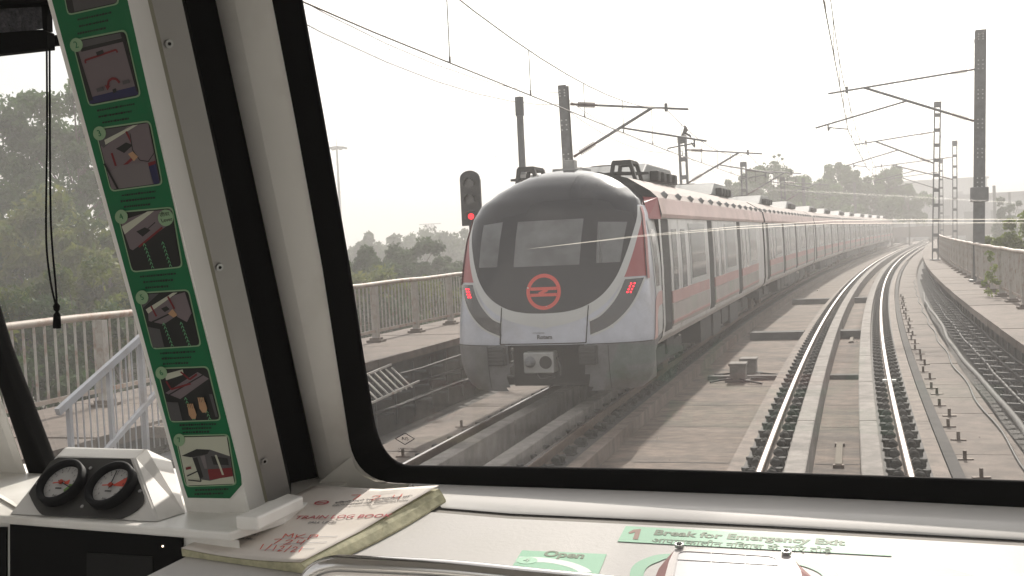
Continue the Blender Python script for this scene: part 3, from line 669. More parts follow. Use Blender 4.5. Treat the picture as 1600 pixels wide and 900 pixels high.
# cab side: red end piece of the cove, side door, red swoosh
for sd in (-1, 1):
    m = MB(); m.prism([(sd*1.30, 1.75, 2.80), (sd*1.48, 2.36, 2.80), (sd*1.48, 2.36, 3.12), (sd*1.28, 1.9, 3.10)], (0, .02, 0)) if False else None
    m = MB(); vs = [(sd*1.36, 1.35, 2.79), (sd*1.30, 1.42, 3.04), (sd*1.485, 1.82, 2.78), (sd*1.44, 1.82, 3.125), (sd*1.2, 1.82, 2.78), (sd*1.2, 1.82, 3.15)]
    m.add(vs, [(0, 2, 3, 1), (1, 3, 5), (0, 4, 2), (2, 4, 5, 3)]); m.build('cove_end', MT['red'], train, True)
    m = MB()
    for ya, yb, za, zb, o_, mi in ((1.12, 1.78, 1.02, 2.76, .008, 0), (1.24, 1.56, 1.75, 2.62, .013, 1)):
        zq = np.linspace(za, zb, 9); yq = np.linspace(ya, yb, 4); m.add([(sd*(flank_x(y, z)+o_), y, z) for z in zq for y in yq], [(4*i+j, 4*i+j+1, 4*i+5+j, 4*i+4+j) for i in range(8) for j in range(3)], mi)
    m.build('cab_door', [MT['lgrey'], MT['lens']], train, True)
    m = MB(); pts = [(.62, 1.02), (1.0, 1.02), (1.15, 1.42), (2.3, 1.46), (2.3, 1.66), (1.1, 1.62), (.92, 1.40)]
    vs = []
    for y, z in pts: vs.append((sd*(nose_w(z)*1.0+.085 if y > 1.2 else min(nose_w(z)+.02, 2)), y, z))
    m2 = MB(); q = [(y, z) for y, z in pts]
    a = [(.50, 1.0), (.72, 1.2), (.9, 1.42), (1.05, 1.56), (1.25, 1.64), (1.5, 1.66), (1.82, 1.66)]; b = [(.95, 1.0), (1.0, 1.1), (1.06, 1.25), (1.15, 1.38), (1.3, 1.44), (1.5, 1.45), (1.82, 1.45)]
    def sx_at(y, z):
        w = nose_w(z); lo, hi = .3*w, w*.9994
        if y >= nose_y(hi, z): return flank_x(y, z)+.010
        for _ in range(30):
            md = (lo+hi)/2
            if nose_y(md, z) < y: lo = md
            else: hi = md
        return lo+.012
    vs = []; nq = 4
    for (y0_, z0_), (y1_, z1_) in zip(spl(a, 4), spl(b, 4)):
        for k in range(nq+1):
            t = k/nq; y = y0_+(y1_-y0_)*t; z = z0_+(z1_-z0_)*t; ext = .006 if 1.1 < y < 1.8 else 0
            vs.append((sd*(sx_at(y, z)+ext), y, z))
    k = len(vs)//(nq+1); m2.add(vs, [(i*(nq+1)+q, i*(nq+1)+q+1, (i+1)*(nq+1)+q+1, (i+1)*(nq+1)+q) for i in range(k-1) for q in range(nq)], 0, True)
    m2.build('red_swoosh', MT['wave'], train, True)
# ---------------------------------------------------------------- overhead line masts, wires, signal
RAKE = R(2.6)
CW, MW = 5.42, 6.62                                   # contact and messenger wire heights over the rails
def make_mast(s_, u, track_off, label, lattice, cant=True, ztop=8.35, rake=0.0, box=False, plate_w=.30, CW=CW, MW=MW):
    base = frame_at(s_, u, .75 if abs(u) > 2 else 0)
    mm = base @ Matrix.Rotation(rake, 4, 'Y')
    t = thing('overhead_mast', label, 'mast', mat=mm, group='masts carrying the overhead wires')
    H = ztop-.75
    if lattice:
        m = MB()
        for sx in (-1, 1):
            for sy in (-1, 1): m.box((sx*.13, sy*.10, H/2), (.06, .06, H))
        z = .5
        while z < H-.2:
            m.box((0, -.11, z), (.3, .014, .16)); m.box((0, .11, z), (.3, .014, .16)); z += .72
        m.box((0, 0, H-.12), (.34, .28, .26)); m.build('mast_post', MT['galvd'], t, True)
    else:
        m = MB(); w = plate_w
        m.box((0, -.13, H/2), (w, .016, H)); m.box((0, .13, H/2), (w, .016, H)); m.box((0, 0, H/2), (.016, .24, H)); m.build('mast_post', MT['galvd'], t, True)
        m = MB()
        for k in range(6):
            for a in (-.06, .06):
                for dz in (-.12, 0, .12): m.disc((a, -.139, H-.15-k*.85+dz if k else H-.2+dz*.6), (0, -1, 0), .018, .012, 8)
        m.build('bolt_plate', MT['lgrey'], t, True)
    m = MB(); m.box((0, 0, .03), (.5, .5, .06)); m.build('base_plate', MT['galvd'], t, True)
    if box:
        m = MB(); m.box((0, -.02, 2.55), (.48, .42, .42)); m.build('balance_box', MT['galv'], t, True, .02)
    if cant:
        sg = 1 if track_off > u else -1
        w_ = lambda du, z: (P(s_, du, z))
        mst = lambda z: mm @ Vector((sg*.16, 0, z-.75))
        top = P(s_, track_off, MW+.02)
        a0 = mst(MW+.32); tip = top + (top-a0).normalized()*.55
        b0 = mst(CW-.03+.05); br = a0.lerp(top, .86)
        def ins(p, q, nm):
            m = MB(); d = (q-p).normalized(); m.tube([p, p+d*.1], .035, 8); 
            for k in range(9): m.tube([p+d*(.2+k*.05), p+d*(.218+k*.05)], .075, 10)
            m.tube([p+d*.1, p+d*.72], .03, 8); m.build('insulator', MT['insul'], t)
            return p+d*.7
        a1 = ins(a0, top, 'x'); m = MB(); m.tube([a1, tip], .03, 8); m.tube([top+Vector((0, 0, -.08)), top+Vector((0, 0, .12))], .04, 6); m.build('top_tube', MT['galv'], t)
        b1 = ins(b0, br, 'x'); m = MB(); m.tube([b1, br], .038, 8); m.build('bracket_tube', MT['galv'], t)
        jb = b0.lerp(br, .60); cwp = P(s_, track_off, CW)
        r0 = jb; r1 = P(s_, track_off+sg*.95, jb.z-.22 if False else CW+.17); m = MB(); m.tube([r0, r1], .026, 8)
        hk = r0.lerp(r1, .86); m.tube([hk, hk+Vector((0, 0, -.2))], .022, 6); m.tube([hk+Vector((0, 0, -.2)), hk+Vector((0, 0, -.2))+(P(s_, track_off, CW)-P(s_, track_off+sg, CW))*.08+Vector((0, 0, .12))], .016, 6); m.build('register_arm', MT['galv'], t)
        e0 = hk+Vector((0, 0, -.1)); m = MB(); m.tube([e0, cwp+Vector((0, 0, .06)), cwp], .018, 6); m.build('steady_arm', MT['galv'], t)
        m = MB(); m.tube([top, hk.lerp(r0, .3)], .004, 4, cap=False); m.build('tie_wire', MT['wire'], t)
    return t
# right-hand masts (the inside of the curve lean outwards)
make_mast(35.2, 3.5, 0, 'tall dark plate mast with a grey box, rising through the right railing', False, True, 8.05, RAKE*.8, True)
make_mast(57.5, 3.0, 0, 'dark lattice mast beyond the tall plate mast by the right railing', True, True, 8.35, RAKE)
make_mast(80.5, 4.5, 0, 'thin hazy mast far off on the right, between lattice and plate masts', True, True, 8.0, RAKE*.6)
make_mast(102, 3.7, 0, 'faint far mast, third beyond the tall plate mast', True, True, 8.0, RAKE*.4)
make_mast(27.2, -6.55, DL, 'plate mast with white bolts rising behind the roof of the train nose', False, True, 6.42, -R(1), plate_w=.21, CW=4.6, MW=5.62)
make_mast(44.5, -6.6, DL, 'dark lattice mast with a bird on its top behind the train roof', True, True, 6.5, -R(.4), CW=4.6, MW=5.62)
make_mast(62, -6.6, DL, 'hazy lattice mast behind the middle of the train', True, True, 6.4, CW=4.6, MW=5.62)
make_mast(80, -6.6, DL, 'very faint mast behind the far end of the train', True, True, 6.3, CW=4.6, MW=5.62)
make_mast(13.0, 3.62, 0, 'plate mast standing near the viewer outside the picture edge', False, True, 8.6, RAKE)
def wires(off, lab, s0, s1, masts, CW=CW, MW=MW):
    t = thing('overhead_wire', lab, 'overhead wire', mat=frame_at(20, off, CW))
    def sag(s_):
        for a, b in zip(masts[:-1], masts[1:]):
            if a <= s_ <= b: q = (s_-a)/(b-a); return MW-.62*4*q*(1-q)*min(1, (b-a)/24)
        return MW
    def uoff(s_):                                     # straight chords between supports
        for a, b in zip(masts[:-1], masts[1:]):
            if a <= s_ <= b:
                q = (s_-a)/(b-a); A, B = P(a, off, 0), P(b, off, 0); return A.lerp(B, q)
        return P(s_, off, 0)
    ss = sorted(set([a for a in np.arange(s0, s1, 1.5)] + [a for a in masts if s0 <= a <= s1]))
    m = MB(); m.tube([uoff(a)+Vector((0, 0, CW)) for a in ss], .010, 5); m.build('contact_wire', MT['wire'], t)
    m = MB(); m.tube([uoff(a)+Vector((0, 0, sag(a))) for a in ss], .009, 5); m.build('messenger_wire', MT['wire'], t)
    for a, b in zip(masts[:-1], masts[1:]):
        for q in (.12, .31, .5, .69, .88):
            s_ = a+(b-a)*q
            if s0 < s_ < s1:
                m = MB(); m.tube([uoff(s_)+Vector((0, 0, CW)), uoff(s_)+Vector((0, 0, sag(s_)))], .006, 4); m.tube([uoff(s_)+Vector((0, 0, CW)), uoff(s_)+Vector((0, 0, CW+.07))], .012, 5); m.build('dropper', MT['wire'], t)
wires(0, 'overhead wire pair over the empty track', -8, 160, [-10, 13.0, 35.2, 57.5, 80.5, 102, 126, 150, 174])
wires(DL, 'overhead wire pair over the train track', -8, 160, [-8, 10.0, 27.2, 44.5, 62, 80, 98, 116, 134, 160], 4.6, 5.62)
for u, z, lab, a in ((-6.75, 6.25, 'upper thin feeder wire along the tops of the left masts', 0), (-6.75, 5.95, 'lower thin feeder wire along the tops of the left masts', 0), (3.6, 7.8, 'thin earth wire from the top of the tall right mast', 3.75)):
    pts = []; mp = [-10, 10, 27.2, 44.5, 62, 80, 98] if u < 0 else [-10, 13, 35.2, 57.5, 80.5, 102, 126]
    for a, b in zip(mp[:-1], mp[1:]):
        for q in np.linspace(0, 1, 9)[:-1]: pts.append(P(a, u, z).lerp(P(b, u, z), q)+Vector((0, 0, -.5*4*q*(1-q))))
    m = MB(); m.tube(pts, .008, 5); tag(m.build('feeder_wire', MT['wire']), lab, 'wire')
# a bird on the lattice mast
b = thing('bird', 'dark bird perched on top of the lattice mast behind the train', 'bird', mat=frame_at(44.5, -6.5, 6.52))
m = MB(); m.tube([(-.16, 0, -.02), (-.05, 0, .1), (.02, 0, .22), (.0, 0, .33), (-.03, 0, .39)], [.02, .075, .095, .055, .02], 8); m.tube([(-.0, 0, .08), (.16, 0, -.02), (.26, 0, -.16)], [.05, .05, .015], 6); m.tube([(-.02, 0, .0), (-.01, 0, .1)], .015, 5); m.build('bird_body', MT['signal'], b, True)
# lineside signal left of the train
sg = thing('railway_signal', 'black three aspect railway signal showing red beside the train nose', 'signal', mat=frame_at(20.6, -6.88, .70))
m = MB(); 
prof = []
for k in range(17): a = math.pi*k/16; prof.append((.205*math.cos(a)*1.0, 3.12+.16*math.sin(a)))
prof = [(.205, 2.20)] + prof + [(-.205, 2.20)]
m.prism([(x, -.02, z) for x, z in prof], (0, .05, 0)); m.box((0, .10, 2.66), (.32, .2, .9)); m.build('signal_head', MT['signal'], sg, True, .008)
for k, z in enumerate((3.02, 2.70, 2.38)):
    m = MB(); m.disc((0, -.02, z), (0, -1, 0), .06 if k == 2 else .09, .02, 20); m.build('signal_lens' , MT['redlamp'] if k == 2 else MT['lens'], sg, True)
    m = MB(); vs = []; kk = 14
    for i in range(kk+1):
        a = R(-20)+R(220)*i/kk
        for y, r in ((-.02, .112), (-.2 if True else 0, .105)): vs.append((r*math.cos(a), y+(.09*abs(math.cos(a)) if y < -.1 else 0), z+r*math.sin(a)))
    m.add(vs, [(2*i, 2*i+1, 2*i+3, 2*i+2) for i in range(kk)], 0, True); m.build('signal_hood', MT['signal'], sg, True)
m = MB(); m.tube([(0, .08, -.3), (0, .08, 2.2)], .06, 10); m.box((0, .08, 2.1), (.14, .12, .3)); m.tube([(.1, .05, 2.2), (.14, .02, 1.9), (.06, .05, 1.5)], .014, 6); m.build('signal_post', MT['signal'], sg, True)
m = MB(); m.box((.12, -.03, 2.09), (.1, .01, .13)); m.build('number_plate', mat('cream_plate', (.6, .55, .45), .6), sg, True)
# camera mast behind the nose
cm = thing('camera_mast', 'grey lamp post with a thicker cap and a side camera behind the train nose', 'post', mat=Matrix.Translation((at(818,300,23.5).x, at(818,300,23.5).y, .75)))
m = MB(); m.tube([(0, 0, 0), (0, 0, 4.75)], .075, 12); m.build('post', MT['galv'], cm, True)
m = MB(); m.tube([(0, 0, 4.45), (0, 0, 4.84)], .095, 12); m.build('post_cap', MT['galvd'], cm, True)
m = MB(); m.tube([(0.05, -.08, 2.95), (0.05, -.08, 3.2)], .08, 10); m.build('junction_box', MT['uwhite'], cm, True)
m = MB(); m.tube([(0, 0, 3.12), (.22, -.05, 3.14)], .02, 8); m.box((.24, -.05, 3.14), (.24, .09, .08)); m.tube([(.2, 0, 3.12), (.2, 0, 2.7)], .012, 6); m.build('camera', MT['uwhite'], cm, True)
# far high mast lamp and far lattice tower
g0 = at(526, 230, 190)
hm = thing('high_mast_light', 'tall hazy lamp mast with a ring of floodlights far off on the left', 'light mast', loc=(g0.x, g0.y, GZ))
H = g0.z-GZ
m = MB(); m.tube([(0, 0, 0), (0, 0, H)], [.32, .16], 10); m.build('mast_pole', MT['galv'], hm, True)
m = MB(); m.tube([(0, 0, H-.3), (0, 0, H+.15)], .7, 12); m.tube([(0, 0, H), (0, 0, H+1.5)], .05, 6)
m.build('lamp_carrier', MT['galv'], hm, True)
for k in range(8):
    a = 2*math.pi*k/8; m = MB(); m.bar((0, 0, H), (1.3*math.cos(a), 1.3*math.sin(a), H-.05), .12, .1); m.box((0, 0, 0), (.75, .6, .28), Matrix.Translation((1.45*math.cos(a), 1.45*math.sin(a), H-.15)) @ Matrix.Rotation(a, 4, 'Z') @ Matrix.Rotation(.25, 4, 'Y')); m.build('floodlight', MT['galvd'], hm, True)
g0 = at(672, 350, 330); H = g0.z-GZ
tw = thing('lattice_tower', 'very faint lattice tower on the hazy skyline left of the train', 'tower', loc=(g0.x, g0.y, GZ))
m = MB()
for sx in (-1, 1):
    for sy in (-1, 1): m.bar((sx*2.5, sy*2.5, 0), (sx*.8, sy*.8, H), .3, .3)
for k in range(8):
    z = H*k/8; w = 2.5-1.7*k/8; z2 = H*(k+1)/8; w2 = 2.5-1.7*(k+1)/8
    for sx in (-1, 1): m.bar((sx*w, -w, z), (-sx*w2, -w2, z2), .15, .15); m.bar((-w, sx*w, z), (-w2, -sx*w2, z2), .15, .15)
m.bar((-3.4, 0, H), (3.4, 0, H), .3, .3); m.bar((-2.6, 0, H-3), (2.6, 0, H-3), .3, .3); m.build('tower_frame', MT['galv'], tw, True)
# ---------------------------------------------------------------- trees, far buildings, haze
LEAF = dict(grey=leaf_mat('leaf_grey_green', (.035, .085, .018), (.12, .21, .055), .6), olive=leaf_mat('leaf_olive', (.035, .075, .012), (.20, .22, .04), .8), dark=leaf_mat('leaf_dark', (.026, .055, .018), (.075, .13, .04)), lime=leaf_mat('leaf_lime', (.12, .17, .03), (.22, .27, .05), 2.5))
BARK = mat('bark', (.12, .10, .08), .9, var=.3, vscale=3, bump=.5, bscale=8)
def crown_mesh(seed, rx, rz, nclump, nleaf, size, droop=.0, flat=.45):
    rnd = np.random.default_rng(seed); V = []; cs = []
    for k in range(nclump):
        d = rnd.normal(size=3); d /= np.linalg.norm(d); r = rnd.uniform(.25, 1)**.6
        cs.append((np.array([d[0]*rx*r, d[1]*rx*r, d[2]*rz*r]), rnd.uniform(.13, .30)*rx))
    per = nleaf//nclump
    for c, r in cs:
        d = rnd.normal(size=(per, 3)); d /= np.linalg.norm(d, axis=1)[:, None]; q = c + d*(r*rnd.uniform(.15, 1.08, size=(per, 1))**.55)*np.array([1, 1, .8])
        q[:, 2] -= droop*np.abs(rnd.normal(size=per))*r
        t1 = rnd.normal(size=(per, 3)); t1 /= np.linalg.norm(t1, axis=1)[:, None]; t2 = np.cross(t1, rnd.normal(size=(per, 3))); t2 /= np.linalg.norm(t2, axis=1)[:, None]
        sz = size*rnd.uniform(.55, 1.25, size=(per, 1))
        V.append(np.stack([q-t1*sz, q-t2*sz*flat, q+t1*sz, q+t2*sz*flat], 1).reshape(-1, 3))
    V = np.concatenate(V); nq = len(V)//4
    me = bpy.data.meshes.new('crown'); me.from_pydata(V.tolist(), [], np.arange(nq*4).reshape(-1, 4).tolist()); return me, [c for c, r in cs]
CR = {}
def tree(name, label, cat, pos, rx, rz, leaf, seed, nclump=34, nleaf=9000, size=.2, trunk_r=.22, group=None, droop=.3, ground=GZ):
    """pos = centre of the crown; the trunk reaches down to the ground"""
    t = thing(name, label, cat, loc=(pos.x, pos.y, ground), group=group)
    key = (seed, rx, rz, nclump, nleaf, size)
    me, cs = crown_mesh(*key, droop); me.materials.append(LEAF[leaf])
    o = bpy.data.objects.new('crown', me); COL.objects.link(o); o.parent = t; o.location = (0, 0, pos.z-ground)
    h = pos.z-ground; rnd = random.Random(seed); m = MB()
    bend = [Vector((rnd.uniform(-.3, .3), rnd.uniform(-.3, .3), 0)) for _ in range(4)]
    m.tube([Vector((0, 0, 0)), Vector((0, 0, h*.3))+bend[0], Vector((0, 0, h*.6))+bend[1], Vector((0, 0, h*.92))+bend[2], Vector((0, 0, h+rz*.6))], [trunk_r, trunk_r*.8, trunk_r*.65, trunk_r*.4, trunk_r*.1], 8)
    for c in cs[:16]:
        z0 = h - rz*.75 + .3*c[2]; z0 = max(h*.3, z0); e = Vector((c[0], c[1], c[2]+h)); s = Vector((0, 0, z0))
        m.tube([s, s.lerp(e, .5)+Vector((0, 0, -.15*rz*.3)), e], [trunk_r*.35, trunk_r*.22, .02], 6)
    m.build('trunk', BARK, t, True)
    return t
# big trees seen through the left window
for i, (x, y, D, rx, rz, lf, lb) in enumerate((
    (120, 232, 52, 3.7, 3.9, 'grey', 'tall grey green tree with the highest crown in the left side window'),
    (-20, 290, 50, 3.0, 3.6, 'grey', 'grey green tree at the left edge of the left side window'),
    (215, 300, 58, 2.6, 4.0, 'grey', 'slim hazy tree half hidden behind the green instruction strip'),
    (60, 425, 42, 3.3, 2.7, 'olive', 'olive bushy tree behind the left railing, under the tall grey green tree'),
    (170, 455, 40, 2.8, 2.2, 'olive', 'low olive tree behind the railing next to the hanging cord'),
    (-60, 440, 44, 3.0, 3.0, 'dark', 'dark low tree behind the railing at the far left'),
    (250, 450, 44, 2.8, 2.4, 'olive', 'olive tree hidden behind the white cab pillar'),
    (330, 380, 60, 3.2, 4, 'grey', 'grey tree standing behind the cab door pillar'))):
    tree('leafy_tree', lb, 'tree', at(x, y, D), rx, rz, lf, 11+i, 40, 15000, .17, .2, 'trees beyond the left railing')
for i, (x, y, D, rx, rz, lf, lb) in enumerate((
    (20, 520, 27, 1.7, 1.5, 'dark', 'dark shrub low behind the left railing post'), (110, 500, 29, 1.8, 1.6, 'olive', 'olive shrub low behind the railing under the cord toggle'),
    (190, 540, 28, 1.6, 1.5, 'dark', 'dark shrub low behind the metal steps'), (60, 600, 25, 1.7, 1.3, 'dark', 'dark shrub at the foot of the left railing'), (-60, 540, 26, 1.8, 1.7, 'olive', 'olive shrub hidden at the left picture edge'), (260, 560, 30, 1.9, 1.7, 'olive', 'olive shrub hidden behind the green strip'))):
    tree('leafy_shrub', lb, 'shrub', at(x, y, D), rx, rz, lf, 171+i, 26, 7000, .09, .08, 'shrubs close behind the left railing', .3)
# shrubs and crowns between the railing and the haze, left of the train
for i, (x, y, D, rx, rz, lf, lb) in enumerate((
    (648, 412, 62, 1.9, 1.35, 'dark', 'round dark bush standing just above the railing left of the train'),
    (590, 425, 56, 1.7, 1.3, 'dark', 'loose dark shrub above the railing next to the windscreen edge'),
    (700, 428, 66, 1.7, 1.0, 'dark', 'small dark shrub close to the train nose, above the railing'),
    (550, 470, 46, 2.3, 1.9, 'olive', 'olive shrub seen through the railing bars by the windscreen edge'),
    (640, 480, 48, 2.6, 1.7, 'olive', 'olive shrub seen through the railing bars under the round bush'),
    (715, 478, 50, 2.0, 1.5, 'dark', 'dark shrub seen through the railing bars beside the train nose'),
    (595, 520, 44, 2.2, 1.5, 'dark', 'dark low shrub at the foot of the railing left of the train'),
    (470, 470, 48, 2.3, 2.2, 'dark', 'dark shrub hidden behind the white door frame'),
    (620, 436, 64, 2.2, 1.1, 'dark', 'wide low shrub filling the gap left of the round bush'), (675, 438, 68, 2.3, 1.1, 'dark', 'wide low shrub filling the gap right of the round bush'), (565, 440, 60, 2.0, 1.3, 'dark', 'wide low shrub next to the black windscreen gasket'), (730, 436, 70, 2.0, 1.2, 'dark', 'wide low shrub half hidden by the train nose'))):
    tree('leafy_shrub', lb, 'shrub', at(x, y, D), rx, rz, lf, 41+i, 30, 8500, .13, .12, 'shrubs beyond the left railing')
for i, (x, y, D, rx, rz, lb) in enumerate((
    (550, 408, 150, 5.5, 2.8, 'faint far tree at the left end of the skyline by the windscreen edge'), (590, 402, 140, 4.2, 3.0, 'faint far tree second from the left on the skyline'),
    (640, 398, 155, 6.0, 3.4, 'faint far broad tree under the lattice tower'), (690, 402, 150, 5.0, 2.8, 'faint far tree right of the lattice tower'), (720, 398, 140, 4.6, 3.2, 'faint far tree directly left of the railway signal'), (480, 405, 150, 6, 3, 'faint far tree hidden behind the door frame'),
    (780, 396, 150, 6, 3.2, 'faint far tree behind the nose of the train'))):
    tree('far_tree', lb, 'tree', at(x, y, D), rx, rz, 'dark', 71+i, 34, 6500, .34, .2, 'far trees on the left skyline')
# tall hazy trees beyond the train and the curve
for i, (x, y, D, rx, rz, lb) in enumerate((
    (1165, 296, 118, 2.3, 2.2, 'hazy tree directly right of the mast with the bird'), (1205, 296, 122, 3.2, 2.7, 'broad hazy tree with the highest left crown above the train roof'),
    (1243, 304, 126, 2.4, 2.3, 'hazy tree between the broad tree and the twin high crowns'), (1280, 306, 134, 3.0, 2.2, 'low hazy tree above the middle of the train roof'),
    (1312, 284, 138, 2.5, 2.6, 'hazy tree with a tuft standing above its neighbours'), (1345, 300, 142, 3.0, 2.6, 'hazy tree right of the tufted tree'),
    (1392, 288, 145, 2.6, 2.6, 'hazy tree with loose high crown near the lattice mast'), (1420, 318, 150, 3.0, 2.4, 'low hazy tree by the far end of the train'),
    (1370, 325, 140, 3.2, 2.0, 'low hazy tree below the loose high crown'), (1225, 330, 120, 3.0, 1.8, 'low hazy tree just above the train roof on the left'), (1300, 332, 130, 3.6, 1.7, 'low hazy tree just above the train roof in the middle'), (1130, 325, 120, 2.4, 1.8, 'low hazy tree half hidden by the train roof'))):
    tree('far_tree', lb, 'tree', at(x, y, D), rx, rz, 'grey', 91+i, 40, 9000, .22, .2, 'hazy trees beyond the train')
pk = at(1213, 250, 122); tree('far_tree', 'thin spiky tree top sticking out above the broad hazy tree', 'tree', pk, .75, .7, 'grey', 130, 7, 320, .16, .1, 'hazy trees beyond the train', 0)
# right side: bush behind the railing and a creeper on it
tree('leafy_shrub', 'lime green bush rising behind the right railing', 'shrub', at(1606, 366, 36), 1.25, .75, 'lime', 151, 26, 6500, .10, .1)
tree('leafy_shrub', 'dark hazy bush beyond the right railing behind the lime one', 'shrub', at(1575, 345, 105), 1.7, 2.6, 'dark', 152, 24, 4200, .16, .12)
m = None
me, cs = crown_mesh(160, .38, .75, 18, 700, .05, .5); me.materials.append(LEAF['lime']); o = bpy.data.objects.new('creeper', me); COL.objects.link(o); o.location = P(27.8, 3.38, 1.25)
tag(o, 'yellow green creeper hanging on the right railing near the picture edge', 'creeper')
# far buildings and the far viaduct
BW = mat('far_wall', (.33, .34, .35), .8, var=.08, vscale=.2); BWIN = mat('far_window', (.10, .11, .12), .4)
def block(x, D, w, h, dpt, label, rows, cols):
    c = at(x, 360, D); t = thing('far_building', label, 'building', loc=(c.x, c.y, GZ)); hh = h
    m = MB(); m.box((0, 0, hh/2), (w, dpt, hh)); m.build('wall', BW, t, True); m = MB(); m.box((0, 0, hh+.25), (w+.8, dpt+.8, .5)); m.build('roof', BW, t, True)
    for r in range(rows):
        for q in range(cols):
            mm = MB(); mm.box((-w/2+w*(q+.5)/cols, -dpt/2-.02, hh*(r+.6)/(rows+.4)), (w/cols*.5, .1, hh/rows*.45)); mm.build('window', BWIN, t, True)
block(1490, 215, 34, 15.5, 16, 'long pale hazy building behind the lattice mast', 3, 8)
block(1610, 200, 26, 16.0, 16, 'pale hazy building at the right edge behind the dark bush', 3, 6)
block(1465, 280, 22, 22, 14, 'faint taller building behind the long pale one', 4, 5)
fv = thing('far_viaduct', 'hazy continuing viaduct parapet crossing behind the masts on the right', 'viaduct', loc=at(1500, 365, 170))
A, B = at(1380, 352, 175), at(1680, 338, 150)
m = MB(); m.bar(A+Vector((0, 0, -1.2)), B+Vector((0, 0, -1.2)), 7, 1.6); m.build('parapet', MT['walk'], fv)
for q in np.linspace(.1, .9, 5):
    c = A.lerp(B, q); m = MB(); m.tube([(c.x, c.y, GZ), (c.x, c.y, c.z-1.9)], .9, 12); m.build('pier', MT['walk'], fv)
for x, y, D, hgt in ((1553, 290, 130, 9), (1577, 300, 150, 9), (1255, 278, 100, 7.5), (1335, 285, 120, 8)):
    c = at(x, y, D); m = MB(); m.box((0, 0, 0), (.3, .3, c.z-GZ), Matrix.Translation((c.x, c.y, (c.z+GZ)/2)))
    tag(m.build('far_mast', MT['galvd']), {1553: 'faint slim mast right of the tall plate mast', 1577: 'faint slim mast at the right picture edge', 1255: 'faint plain mast above the train roof on the left', 1335: 'faint plain mast between the far hazy trees'}[x], 'mast')
hz = MB(); hz.box((0, 350, (GZ-1+25)/2), (2000, 1900, 25-GZ+1))
hm_ = bpy.data.materials.new('haze'); hm_.use_nodes = True; N = hm_.node_tree.nodes; N.clear(); ou = N.new('ShaderNodeOutputMaterial'); pv = N.new('ShaderNodeVolumePrincipled')
pv.inputs['Color'].default_value = (.96, .945, .94, 1); pv.inputs['Density'].default_value = HAZE; pv.inputs['Anisotropy'].default_value = .1
hm_.node_tree.links.new(pv.outputs[0], ou.inputs['Volume'])
tag(hz.build('haze', hm_), kind='stuff')
